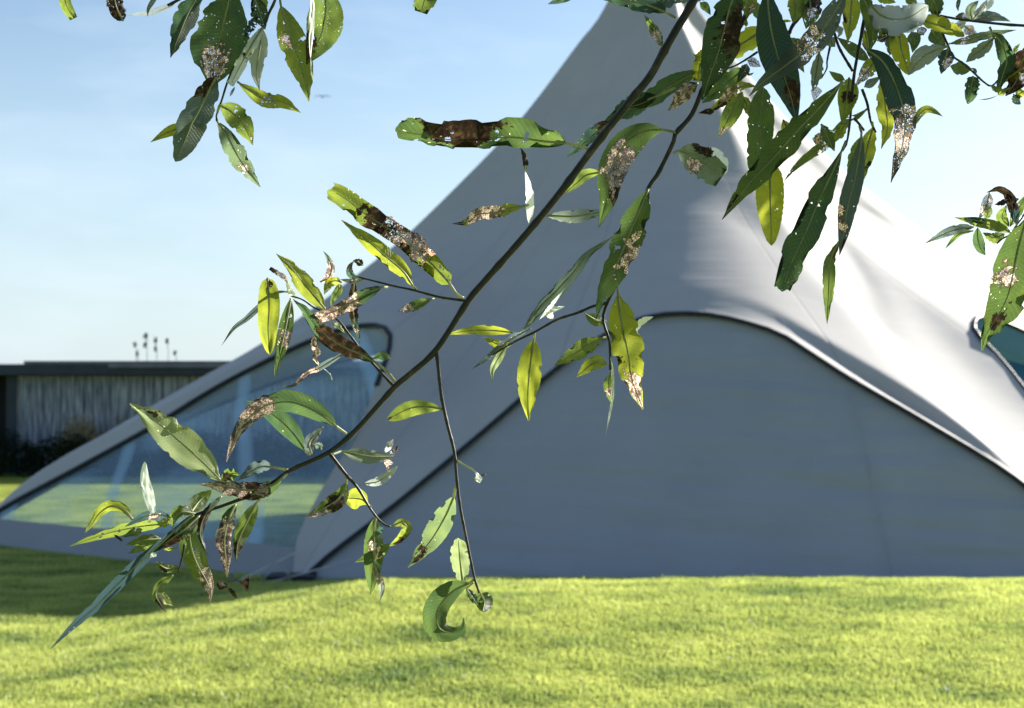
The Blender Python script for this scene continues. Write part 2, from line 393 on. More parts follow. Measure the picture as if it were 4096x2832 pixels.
df = nn(nt, 'ShaderNodeBsdfDiffuse'); df.inputs[0].default_value = (0.42, 0.62, 0.78, 1)  # blue of the reflected sky put into the haze colour
lw = nn(nt, 'ShaderNodeFresnel', i_IOR=1.55); mu = nn(nt, 'ShaderNodeMath', operation='MULTIPLY_ADD', use_clamp=True); mu.inputs[1].default_value = 0.6; mu.inputs[2].default_value = 0.03
L(lw.outputs[0], mu.inputs[0])
m1 = nn(nt, 'ShaderNodeMixShader'); L(mu.outputs[0], m1.inputs[0]); L(tr.outputs[0], m1.inputs[1]); L(gl.outputs[0], m1.inputs[2])
m2 = nn(nt, 'ShaderNodeMixShader'); L(m1.outputs[0], m2.inputs[1])
# reflected streaks along creases of the clear sheet, put into the diffuse colour
wv = nn(nt, 'ShaderNodeTexWave', wave_type='BANDS', bands_direction='DIAGONAL', i_Scale=0.55, i_Distortion=2.2, i_Detail=2.0); wv.inputs['Detail Scale'].default_value = 0.5
mp2 = nn(nt, 'ShaderNodeMapping'); mp2.inputs['Rotation'].default_value = (0, R(-68), R(12)); L(geo.outputs['Position'], mp2.inputs[0]); L(mp2.outputs[0], wv.inputs['Vector'])
cw = ramp(nt, [(0.95, (0.21, 0.21, 0.21)), (0.995, (0.55, 0.55, 0.55))]); L(wv.outputs['Fac'], cw.inputs[0])
cn = nn(nt, 'ShaderNodeTexNoise', i_Scale=0.9, i_Detail=4.0); L(mp.outputs[0], cn.inputs['Vector'])
cm = nn(nt, 'ShaderNodeMath', operation='MULTIPLY_ADD', use_clamp=True); cm.inputs[1].default_value = 1.6; cm.inputs[2].default_value = -0.76; L(cn.outputs['Fac'], cm.inputs[0])
cs_ = nn(nt, 'ShaderNodeMath', operation='ADD', use_clamp=True); L(cw.outputs[0], cs_.inputs[0]); L(cm.outputs[0], cs_.inputs[1]); L(cs_.outputs[0], m2.inputs[0]); L(df.outputs[0], m2.inputs[2])
o = nn(nt, 'ShaderNodeOutputMaterial'); L(m2.outputs[0], o.inputs[0])
for a, b in ((2, 1),):
    V, F = wall_mesh(a, b, 0.04, zlo=0.24, wrinkle=0.03, seed=a)
    w = mesh_obj('window_panel', V, F, m_clear, tent)
    V, F = wall_mesh(a, b, 0.037, zlo=-0.3, zhi=0.24, rows=8, wrinkle=0.02, seed=a + 1)
    mesh_obj('skirt', V, F, m_skirt, w)
m_tint, nt, L = new_mat('sky_tinted_pvc')  # clear sheet darkened, with the sky's blue put into its colour
tr = nn(nt, 'ShaderNodeBsdfTransparent'); tr.inputs[0].default_value = (0.16, 0.30, 0.42, 1)
df = nn(nt, 'ShaderNodeBsdfDiffuse'); df.inputs[0].default_value = (0.03, 0.12, 0.22, 1)
cn = nn(nt, 'ShaderNodeTexNoise', i_Scale=1.5, i_Detail=4.0); cm = nn(nt, 'ShaderNodeMath', operation='MULTIPLY_ADD', use_clamp=True); cm.inputs[1].default_value = 0.5; cm.inputs[2].default_value = -0.05
L(cn.outputs['Fac'], cm.inputs[0]); ms = nn(nt, 'ShaderNodeMixShader'); L(cm.outputs[0], ms.inputs[0]); L(tr.outputs[0], ms.inputs[1]); L(df.outputs[0], ms.inputs[2])
o = nn(nt, 'ShaderNodeOutputMaterial'); L(ms.outputs[0], o.inputs[0])
V, F = wall_mesh(3, 4, 0.04, zlo=0.24, wrinkle=0.02, seed=3)
mesh_obj('window_panel', V, F, m_tint, tent)
# foot of the front left leg: anchor plate, stakes and webbing straps
m_strap = simple('webbing_strap', (0.42, 0.44, 0.47), 0.7)
def strap(pts, w=.007):
    MB().tube(catmull(pts, 14), w, 6).build('anchor_strap', m_strap, tent)
def g3(x, y, dz=0.0): return Vector((x, y, float(gz(x, y)) + dz))
strap([on_plane(1190, 2205, TIP[2], TIP[1], LEANS[(2, 1)], APEX) + Vector((0, -.06, 0)), g3(-2.25, 11.55, .0)])
strap([on_plane(1400, 2240, TIP[1], TIP[3], LEANS[(1, 3)], APEX) + Vector((0, -.06, 0)), g3(-1.98, 11.45, .0)])
for k, (x, y) in enumerate(((-2.25, 11.55), (-1.98, 11.45), (-1.78, 11.5))):
    p = g3(x, y)
    MB().tube([p + Vector((.03, 0, -.2)), p + Vector((-.02, 0, .07)), p + Vector((-.02, 0, .085))], [.014, .014, .028], 10).build('anchor_stake', m_metal, tent)
MB().box(-2.0, -1.62, 11.62, 11.9, -.12, float(gz(-1.8, 11.7)) + .05).build('anchor_plate', m_dark, tent, False)

# ------------------------------------------------------------------ plank building beyond the lawn
def planks(name, col, dark, sx=9.0):
    m, nt, L = new_mat(name)
    tc = nn(nt, 'ShaderNodeTexCoord'); mp = nn(nt, 'ShaderNodeMapping'); mp.inputs['Scale'].default_value = (sx, 1, .7)
    L(tc.outputs['Object'], mp.inputs[0])
    no = nn(nt, 'ShaderNodeTexNoise', i_Scale=2.2, i_Detail=7.0, i_Roughness=.7); L(mp.outputs[0], no.inputs['Vector'])
    rp = ramp(nt, [(0.36, dark), (0.5, tuple((a + b) / 2 for a, b in zip(col, dark))), (0.62, col)]); L(no.outputs['Fac'], rp.inputs[0])
    p = nn(nt, 'ShaderNodeBsdfPrincipled', i_Roughness=.85); L(rp.outputs[0], p.inputs['Base Color'])
    b = nn(nt, 'ShaderNodeBump', i_Strength=.5, i_Distance=.02); L(no.outputs['Fac'], b.inputs['Height']); L(b.outputs[0], p.inputs['Normal'])
    o = nn(nt, 'ShaderNodeOutputMaterial'); L(p.outputs[0], o.inputs[0]); return m
m_pl = planks('weathered_planks', (0.38, 0.41, 0.46), (0.03, 0.055, 0.10))
m_fascia = simple('dark_fascia', (0.018, 0.030, 0.048), .6, scale=3)
m_trim = simple('grey_roof_edge', (0.12, 0.13, 0.16), .5, scale=3)
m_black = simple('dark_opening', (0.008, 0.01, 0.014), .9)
YF = 28.6
sh = thing('plank_shed', 'long low shed of weathered grey vertical planks under a dark flat roof', 'shed', (-6, YF, 0))
rr = random.Random(4)
wm = MB(); x = -10.05
while x < 1.5:
    w = rr.uniform(.13, .2); d = rr.uniform(0, .025)
    wm.box(x, x + w - .012, YF - d, YF + .06, -.1, 1.97); x += w
wall = wm.build('plank_wall', m_pl, sh, False)
MB().box(-10.05, 1.5, YF + .062, YF + 3.2, -.1, 1.98).build('rear_wall', m_black, sh, False)
MB().box(-14, -10.06, YF + .5, YF + 3.2, -.1, 1.98).build('bay_shade_block', m_black, sh, False)  # solid block, the bay's inner shade put into its near-black colour
MB().box(-10.15, -9.95, YF - .05, YF + .05, -.1, 1.98).build('corner_post', m_fascia, sh, False)
rf = MB().box(-14, 1.7, YF - .35, YF + 3.4, 1.985, 2.2).build('roof', m_fascia, sh, False)
MB().box(-9.7, 1.7, YF - .36, YF + 3.3, 2.203, 2.262).build('roof_edge', m_trim, rf, False)
MB().box(-8.0, 1.75, YF - .42, YF - .365, 2.13, 2.20).build('gutter', m_trim, rf, False)
b2 = thing('garden_building', 'low dark blue grey building seen through the bluish window right of the tent', 'building', (11, 30, 0))
m_b2 = simple('painted_boards', (0.10, 0.16, 0.24), .7, scale=4)
bw = MB().box(6.5, 17, 30, 34, -.1, 2.12).build('wall', m_b2, b2, False)
MB().box(6.2, 17.3, 29.6, 34.3, 2.123, 2.26).build('roof', m_fascia, b2, False)
wf = MB().box(10.75, 11.35, 29.94, 29.997, 1.1, 1.75).build('window_frame', m_fascia, b2, False)
MB().box(10.8, 11.3, 29.93, 29.938, 1.15, 1.7).build('window_pane', m_black, wf, False)
MB().tube([(10.2, 29.5, 2.2), (10.2, 29.5, 2.34)], .12, 12).build('lamp', m_black, b2)

# hedge shrubs along the shed, weeds above the roof
def leaf_mat(name, c1, c2):
    m, nt, L = new_mat(name)
    geo = nn(nt, 'ShaderNodeNewGeometry'); rp = ramp(nt, [(0, c1), (1, c2)]); L(geo.outputs['Random Per Island'], rp.inputs[0])
    df = nn(nt, 'ShaderNodeBsdfDiffuse'); tr = nn(nt, 'ShaderNodeBsdfTranslucent'); ms = nn(nt, 'ShaderNodeMixShader', i_0=.35)
    L(rp.outputs[0], df.inputs[0]); L(rp.outputs[0], tr.inputs[0]); L(df.outputs[0], ms.inputs[1]); L(tr.outputs[0], ms.inputs[2])
    o = nn(nt, 'ShaderNodeOutputMaterial'); L(ms.outputs[0], o.inputs[0]); return m
m_hedge = leaf_mat('dark_shrub_leaf', (0.008, 0.018, 0.01), (0.022, 0.038, 0.018))
m_dry = leaf_mat('dry_shrub_leaf', (0.50, 0.33, 0.17), (0.20, 0.22, 0.07))
m_twigb = simple('shrub_stem', (0.06, 0.05, 0.035), .8)
def shrub(cx, cy, rx, ry, h, n, mat, label, seed, dome=True):
    rg = random.Random(seed); t = thing('garden_shrub', label, 'shrub', (cx, cy, 0), 'shrubs along the plank shed')
    mb = MB()
    for _ in range(n):
        a = rg.uniform(0, 6.283); r = rg.random() ** .5; q = (1 - r * r) ** .5 if dome else 1
        p = Vector((cx + rx * r * math.cos(a), cy + ry * r * math.sin(a), h * q * rg.random() ** .45 * rg.uniform(.8, 1.08)))
        u = Vector((rg.gauss(0, 1), rg.gauss(0, 1), rg.gauss(0, 1))).normalized() * rg.uniform(.02, .045)
        w = u.cross(Vector((rg.gauss(0, 1), rg.gauss(0, 1), rg.gauss(0, 1)))).normalized() * u.length * .5
        mb.add([p - u, p + w, p + u, p - w], [(0, 1, 2, 3)])
    mb.build('foliage', mat, t, False)
    sm = MB()
    for _ in range(9):
        a = rg.uniform(0, 6.283); q = Vector((cx + rx * .6 * math.cos(a), cy + ry * .6 * math.sin(a), h * .75))
        sm.tube([(cx, cy, -.05), (cx * .5 + q.x * .5, cy * .5 + q.y * .5, h * .45), q], [.02, .014, .006], 5)
    sm.build('stem', m_twigb, t)
for i, (cx, rx, h, nme) in enumerate(((-10.0, .9, .95, 'low dark shrub at the dark opening of the shed'), (-8.7, .95, .85, 'low dark shrub second from the left along the shed'),
        (-7.4, .9, .9, 'dark shrub in front of the bushy brown tinged one'), (-6.1, 1.0, .95, 'dark shrub by the shed just left of the tent leg'), (-4.8, 1., .85, 'dark shrub behind the clear window, nearest its left end'), (-3.4, 1., .8, 'dark shrub behind the middle of the clear window'), (-2.0, .9, .85, 'dark shrub behind the clear window, nearest the tent leg'))):
    shrub(cx, YF - .8, rx, .5, h, 3200, m_hedge, nme, i)
shrub(-8.55, YF - .45, .55, .25, 1.22, 2200, m_dry, 'taller shrub with dry brown flower heads against the planks', 21)
shrub(-7.75, YF - .35, .6, .22, 1.2, 900, m_dry, 'small dry brown topped shrub against the planks by the tent leg', 22)
m_weed = simple('weed_stem', (0.05, 0.07, 0.06), .8)
for i, (px, py0, py1, sz) in enumerate(((540,1440,1378,.06),(583,1440,1345,.075),(622,1440,1362,.06),(668,1440,1365,.06),(700,1440,1412,.05),(548,1440,1415,.05))):
    Yw = YF + 1.6; a = at(px + 4, py0, Yw); b = at(px, py1, Yw)
    t = thing('seed_weed', ['thin weed with a round head, leftmost above the shed roof', 'tallest weed stalk standing above the shed roof', 'weed stalk just right of the tallest above the shed roof', 'weed with an oval seed head, far right tall one above the roof', 'short leaning weed, rightmost above the shed roof', 'short weed under the leftmost round head above the shed roof'][i], 'weed', (a.x, Yw, 2.2), 'weeds above the shed roof')
    MB().tube([a - Vector((0, 0, .3)), a.lerp(b, .5) + Vector((.02, 0, 0)), b], [.008, .006, .004], 6).build('stem', m_weed, t)
    rg = random.Random(i)
    for c, q_ in ((b, 1), (b - Vector((0, 0, .18)), .9)) if i in (1, 2) else ((b, 1),):
        hm = MB().tube([c - Vector((0, 0, .4 * sz)), c, c + Vector((0, 0, .4 * sz))], [sz * .25, sz * .42 * q_, sz * .2], 7)
        for _ in range(60):
            p = c + Vector((rg.gauss(0, .25), rg.gauss(0, .25), rg.gauss(0, .45))) * sz * q_ * 1.1
            u = Vector((rg.gauss(0, 1), rg.gauss(0, 1), rg.gauss(0, 1))).normalized() * .02; w = u.cross(Vector((0, 1, .2))).normalized() * .01
            hm.add([p - u, p + w, p + u, p - w], [(0, 1, 2, 3)])
        hm.build('seed_head', m_weed, t, False)

# daisies in the lawn and a bird in the sky
m_petal = simple('daisy_petal', (0.8, 0.8, 0.76), .6, .05); m_eye = simple('daisy_eye', (0.7, 0.5, 0.05), .7)
def ground_hit(px, py):
    d = ray(px, py); t = 3.0 / d.y
    for _ in range(900):
        p = CAM + d * t
        if p.z < float(gz(p.x, p.y)) + .045: break
        t += .015
    return p
for i, (px, py, lb) in enumerate(((3790,2755,'white daisy near the bottom right corner of the lawn'),(3003,2486,'white daisy alone in the bright middle of the lawn'),(2922,2630,'white daisy below and left of the middle one'),
        (3672,2334,'white daisy close to the tent wall, left of a pair'),(3758,2345,'white daisy close to the tent wall, right of a pair'),(2838,2350,'white daisy close to the tent wall under the arch'),(3583,2720,'small white daisy left of the corner one'),(1345,2572,'white daisy on the lawn left of the curled leaf'),(1430,2578,'white daisy on the lawn just under the curled leaf'))):
    p = ground_hit(px, py); s = .011 if i else .015
    t = thing('daisy', lb, 'flower', tuple(p), 'daisies in the lawn')
    mb = MB()
    for k in range(11):
        a = k * 2 * math.pi / 11; u = Vector((math.cos(a), math.sin(a) * .8, .5 + .5 * math.sin(a))); u.normalize(); w = u.cross(Vector((0, -.6, .8))).normalized() * s * .22
        mb.add([p, p + u * s * .6 + w, p + u * s, p + u * s * .6 - w], [(0, 1, 2, 3)])
    mb.build('petals', m_petal, t, False)
    MB().tube([p + Vector((0, 0, -.05)), p + Vector((0, 0, 0))], .0012, 5).build('stem', m_weed, t)
    MB().tube([p, p + Vector((0, -.002, .003))], [s * .3, s * .15], 8).build('flower_eye', m_eye, t)
bc = at(1290, 387, 60.0)
bm = MB()
def wing(sg):
    P = [Vector((0, 0, 0)), Vector((sg * .16, .02, .06)), Vector((sg * .36, .05, .0))]
    V, F = [], []
    for i, p in enumerate(P):
        c = (.11, .10, .01)[i]; V += [bc + p + Vector((0, c / 2, c * .3)), bc + p - Vector((0, c / 2, c * .3)), bc + p + Vector((0, 0, .015))]
    for i in range(2): F += [(i*3, i*3+3, i*3+5, i*3+2), (i*3+2, i*3+5, i*3+4, i*3+1), (i*3+1, i*3+4, i*3+3, i*3)]
    return V, F
bird = thing('bird', 'small dark bird flying in the blue sky by the upper left branch', 'bird', tuple(bc))
m_bird = simple('bird_feather', (0.10, 0.11, 0.13), .8)
MB().tube([bc + Vector((0, -.17, .01)), bc + Vector((0, -.12, .02)), bc, bc + Vector((0, .12, 0)), bc + Vector((0, .2, 0))], [.006, .03, .045, .025, .012], 10).build('body', m_bird, bird)
for s in (-1, 1):
    V, F = wing(s); mesh_obj('wing', V, F, m_bird, bird)

# ------------------------------------------------------------------ willow leaves
m_leaf, nt, L = new_mat('willow_leaf')
def attr(name, out='Fac'):
    a = nn(nt, 'ShaderNodeAttribute', attribute_type='OBJECT', attribute_name=name); return a.outputs[out]
def mth(op, a, b=None, c=None, clamp=False):
    n = nn(nt, 'ShaderNodeMath', operation=op, use_clamp=clamp)
    for i, x in enumerate((a, b, c)):
        if x is None: continue
        if isinstance(x, (int, float)): n.inputs[i].default_value = x
        else: L(x, n.inputs[i])
    return n.outputs[0]
def mixc(f, a, b):
    n = nn(nt, 'ShaderNodeMix', data_type='RGBA')
    for i, x in ((0, f), (6, a), (7, b)):
        if isinstance(x, (int, float)): n.inputs[i].default_value = x
        elif isinstance(x, tuple): n.inputs[i].default_value = (*x, 1)
        else: L(x, n.inputs[i])
    return n.outputs[2]
def smooth(x, a, b):
    n = nn(nt, 'ShaderNodeMapRange', interpolation_type='SMOOTHSTEP'); L(x, n.inputs[0]) if not isinstance(x, float) else None
    n.inputs[1].default_value = a; n.inputs[2].default_value = b; return n.outputs[0]
uvn = nn(nt, 'ShaderNodeUVMap', uv_map='UVMap'); sx = nn(nt, 'ShaderNodeSeparateXYZ'); L(uvn.outputs[0], sx.inputs[0])
U, Vv = sx.outputs[0], sx.outputs[1]                        # u -1..1 across, v 0..1 along
seed = attr('seed'); tint = attr('tint'); silv = attr('silver'); spot = attr('spots'); asp = attr('aspect')
cmb = nn(nt, 'ShaderNodeCombineXYZ'); L(mth('MULTIPLY', U, asp), cmb.inputs[0]); L(Vv, cmb.inputs[1]); L(seed, cmb.inputs[2])
P = cmb.outputs[0]
def tex(scale, detail=3.0, rough=.55, src=None):
    n = nn(nt, 'ShaderNodeTexNoise', i_Scale=scale, i_Detail=detail, i_Roughness=rough); L(src or P, n.inputs['Vector']); return n.outputs['Fac']
n_lo, n_hi, n_me = tex(5.0), tex(38.0, 4.0, .65), tex(11.0, 3.0, .6)
# base greens; the dark bluish low tints paint leaf shade into the colour
rp = ramp(nt, [(0.0, (0.016, 0.034, 0.042)), (0.25, (0.022, 0.046, 0.020)), (0.5, (0.048, 0.078, 0.019)), (0.75, (0.100, 0.130, 0.020)), (1.0, (0.190, 0.205, 0.018))])
tt = mth('ADD', tint, mth('MULTIPLY_ADD', n_lo, 0.5, -0.25)); L(tt, rp.inputs[0]); green = rp.outputs[0]
# side veins branch off the midrib
au = mth('ABSOLUTE', U)
ph = mth('SUBTRACT', mth('MULTIPLY', Vv, 190.0), mth('MULTIPLY', au, 17.0))
ph = mth('ADD', ph, mth('MULTIPLY', n_lo, 7.0))
vein = smooth(mth('SINE', ph), .86, 1.0)
green = mixc(mth('MULTIPLY', vein, .13), green, (0.22, 0.27, 0.09))
green = mixc(mth('MULTIPLY', smooth(n_hi, .5, .75), .25), green, (0.03, 0.05, 0.012))
green = mixc(silv, green, (0.47, 0.50, 0.46))  # pale underside, and white leaf shine painted into the colour
# small feeding spots: pale skin or holes
vo = nn(nt, 'ShaderNodeTexVoronoi', feature='F1', i_Scale=52.0); 
vp = nn(nt, 'ShaderNodeVectorMath', operation='ADD'); L(P, vp.inputs[0]); nv = nn(nt, 'ShaderNodeTexNoise', i_Scale=45.0); L(P, nv.inputs['Vector'])
sv = nn(nt, 'ShaderNodeVectorMath', operation='SCALE'); L(nv.outputs['Color'], sv.inputs[0]); sv.inputs['Scale'].default_value = .035
L(sv.outputs[0], vp.inputs[1]); L(vp.outputs[0], vo.inputs['Vector'])
cs = nn(nt, 'ShaderNodeSeparateColor'); L(vo.outputs['Color'], cs.inputs[0])
on = mth('LESS_THAN', cs.outputs[0], mth('MULTIPLY', mth('MULTIPLY', spot, .62), smooth(tex(4.5, 2.0), .38, .62)))
rad = mth('MULTIPLY_ADD', cs.outputs[1], .26, .04)
dot = mth('MULTIPLY', on, mth('LESS_THAN', vo.outputs['Distance'], rad))
hole_dot = mth('MULTIPLY', dot, mth('GREATER_THAN', cs.outputs[2], .55))
# damage patches: (v, u, radius), kinds 1 brown dead tissue, 2 lacy skeleton
def patch(nm):
    v = nn(nt, 'ShaderNodeSeparateXYZ'); L(attr(nm, 'Vector'), v.inputs[0])
    dv = mth('SUBTRACT', Vv, v.outputs[0]); du = mth('MULTIPLY', mth('SUBTRACT', U, v.outputs[1]), mth('MULTIPLY', asp, 1.35))
    d = mth('SQRT', mth('ADD', mth('MULTIPLY', dv, dv), mth('MULTIPLY', du, du)))
    d = mth('ADD', d, mth('MULTIPLY_ADD', n_hi, .22, -.11)); d = mth('ADD', d, mth('MULTIPLY_ADD', n_me, .42, -.21))
    return mth('SUBTRACT', mth('MULTIPLY', v.outputs[2], 1.12), d)          # >0 inside
pb, pl = patch('brown'), patch('lace')
bm_ = smooth(pb, -.008, .012); lm = smooth(pl, -.006, .006)
nbr = tex(16.0, 6.0, .7)
brc = ramp(nt, [(.35, (0.012, 0.008, 0.006)), (.52, (0.040, 0.024, 0.014)), (.66, (0.16, 0.095, 0.045))]); L(nbr, brc.inputs[0])
col = mixc(bm_, green, brc.outputs[0])
v2 = nn(nt, 'ShaderNodeTexVoronoi', feature='DISTANCE_TO_EDGE', i_Scale=72.0); L(vp.outputs[0], v2.inputs['Vector'])
net = mth('LESS_THAN', v2.outputs['Distance'], .14)
v3 = nn(nt, 'ShaderNodeTexVoronoi', feature='F1', i_Scale=72.0); L(vp.outputs[0], v3.inputs['Vector'])
c3 = nn(nt, 'ShaderNodeSeparateColor'); L(v3.outputs['Color'], c3.inputs[0])
lacec = mixc(net, (0.72, 0.56, 0.47), (0.15, 0.10, 0.07))
dk = mth('MULTIPLY', smooth(n_me, .44, .56), .92); lacec = mixc(dk, lacec, (0.05, 0.035, 0.03))
col = mixc(mth('MULTIPLY', smooth(pl, -.035, -.005), .85), col, (0.035, 0.024, 0.014)); col = mixc(lm, col, lacec)
col = mixc(mth('MULTIPLY', dot, .9), col, (0.62, 0.62, 0.36))
hole_l = mth('MULTIPLY', mth('MULTIPLY', lm, mth('SUBTRACT', 1.0, net)), mth('GREATER_THAN', c3.outputs[0], attr('lace_open')))
alpha = mth('SUBTRACT', 1.0, mth('MAXIMUM', hole_dot, hole_l), clamp=True)
# torn holes
hn = tex(9.0, 4.0, .6); alpha = mth('MULTIPLY', alpha, mth('SUBTRACT', 1.0, mth('LESS_THAN', hn, attr('holes'))))
geo = nn(nt, 'ShaderNodeNewGeometry')
bmp = nn(nt, 'ShaderNodeBump', i_Strength=.5, i_Distance=.0006)
hh = mth('ADD', mth('MULTIPLY', vein, -.25), mth('ADD', mth('MULTIPLY', n_hi, .5), mth('MULTIPLY', mth('MAXIMUM', bm_, lm), mth('MULTIPLY', nbr, 4.0))))
L(hh, bmp.inputs['Height'])
pr = nn(nt, 'ShaderNodeBsdfPrincipled', i_Roughness=.48); pr.inputs['Specular IOR Level'].default_value = .28
hd = nn(nt, 'ShaderNodeHueSaturation'); L(mth('MULTIPLY_ADD', mth('MAXIMUM', silv, lm), .42, .58, clamp=True), hd.inputs['Value']); L(col, hd.inputs['Color']); L(hd.outputs[0], pr.inputs['Base Color']); L(bmp.outputs[0], pr.inputs['Normal'])
rr_ = mth('MULTIPLY_ADD', mth('MAXIMUM', bm_, lm), .4, .40); L(rr_, pr.inputs['Roughness'])
trl = nn(nt, 'ShaderNodeBsdfTranslucent')
hs = nn(nt, 'ShaderNodeHueSaturation', i_Saturation=1.0, i_Value=2.75); L(col, hs.inputs['Color']); L(hs.outputs[0], trl.inputs[0]); L(bmp.outputs[0], trl.inputs['Normal'])
ms = nn(nt, 'ShaderNodeMixShader'); L(mth('MULTIPLY_ADD', bm_, -.42, .56), ms.inputs[0]); L(pr.outputs[0], ms.inputs[1]); L(trl.outputs[0], ms.inputs[2])
tp = nn(nt, 'ShaderNodeBsdfTransparent'); ma = nn(nt, 'ShaderNodeMixShader'); L(alpha, ma.inputs[0]); L(tp.outputs[0], ma.inputs[1]); L(ms.outputs[0], ma.inputs[2])
o = nn(nt, 'ShaderNodeOutputMaterial'); L(ma.outputs[0], o.inputs[0])

def rib_mat(name, c):
    m, nt, L = new_mat(name)
    p = nn(nt, 'ShaderNodeBsdfPrincipled', i_Roughness=.45); geo = nn(nt, 'ShaderNodeNewGeometry')
    no = nn(nt, 'ShaderNodeTexNoise', i_Scale=160.0, i_Detail=3.0); L(geo.outputs['Position'], no.inputs['Vector'])
    r = ramp(nt, [(.3, tuple(x * .7 for x in c)), (.7, c)]); L(no.outputs['Fac'], r.inputs[0]); L(r.outputs[0], p.inputs['Base Color'])
    p.inputs['Subsurface Weight'].default_value = .0
    tr = nn(nt, 'ShaderNodeBsdfTranslucent'); L(r.outputs[0], tr.inputs[0]); ms = nn(nt, 'ShaderNodeMixShader', i_0=.5)
    L(p.outputs[0], ms.inputs[1]); L(tr.outputs[0], ms.inputs[2]); o = nn(nt, 'ShaderNodeOutputMaterial'); L(ms.outputs[0], o.inputs[0]); return m
m_rib = rib_mat('leaf_midrib', (0.46, 0.50, 0.27))
m_bark, nt, L = new_mat('willow_bark')
geo = nn(nt, 'ShaderNodeNewGeometry')
no = nn(nt, 'ShaderNodeTexNoise', i_Scale=70.0, i_Detail=6.0, i_Roughness=.65); L(geo.outputs['Position'], no.inputs['Vector'])
r = ramp(nt, [(.3, (0.012, 0.014, 0.008)), (.56, (0.028, 0.025, 0.014)), (.72, (0.10, 0.08, 0.05))]); L(no.outputs['Fac'], r.inputs[0])
p = nn(nt, 'ShaderNodeBsdfPrincipled', i_Roughness=.5); p.inputs['Specular IOR Level'].default_value = .45
b = nn(nt, 'ShaderNodeBump', i_Strength=.6, i_Distance=.0008); L(no.outputs['Fac'], b.inputs['Height']); L(b.outputs[0], p.inputs['Normal'])
L(r.outputs[0], p.inputs['Base Color']); o = nn(nt, 'ShaderNodeOutputMaterial'); L(p.outputs[0], o.inputs[0])

REG = {'A': (0, 0, .6063), 'T': (400, 0, .4824), 'B': (1200, 0, .6496), 'C': (2596, 0, .6496), 'C1': (2600, 0, .3465), 'C2': (3296, 0, .3465),
       'C3': (2700, 300, .3465), 'C4': (3100, 500, .5013), 'C5': (3600, 650, .501), 'D': (800, 950, .564), 'D1': (850, 950, .4073),
       'E': (0, 1500, .7519), 'E1': (200, 1750, .5326), 'G': (1100, 1600, .6893), 'H': (1800, 700, .6893), 'F': (0, 0, 1.0)}
DEPTH = {}
def conv(reg, s):
    ox, oy, k = REG[reg]; out = []
    for w in s.split():
        a, b = w.split(','); out.append((ox + float(a) * k, oy + float(b) * k))
    return out
LR = random.Random(11)
def branch_depth(px, py):
    """the branches hang in a gently slanting layer"""
    return 1.17 + .00002 * (px - 2000) - .00002 * (py - 1400)
def twig(parent, reg, s, r0, r1, z0=0, z1=0, name='twig', knots=True):
    P = conv(reg, s); n = len(P)
    W = [at(x, y, branch_depth(x, y) + z0 + (z1 - z0) * i / (n - 1)) for i, (x, y) in enumerate(P)]
    m = max(12, n * 7); C = catmull(W, m)
    k = REG[reg][2] * 1.17 / FPX
    rs = []
    for i in range(m):
        t = i / (m - 1); r = (r0 + (r1 - r0) * t ** (2.6 if name == 'stem' else 1)) * k
        r *= 1 + .07 * noise.noise(Vector((i * .9, r0, 3)))
        if knots and i % 7 == 3: r *= 1.17
        rs.append(r)
    return MB().tube(C, rs, 10).build(name, m_bark, parent)
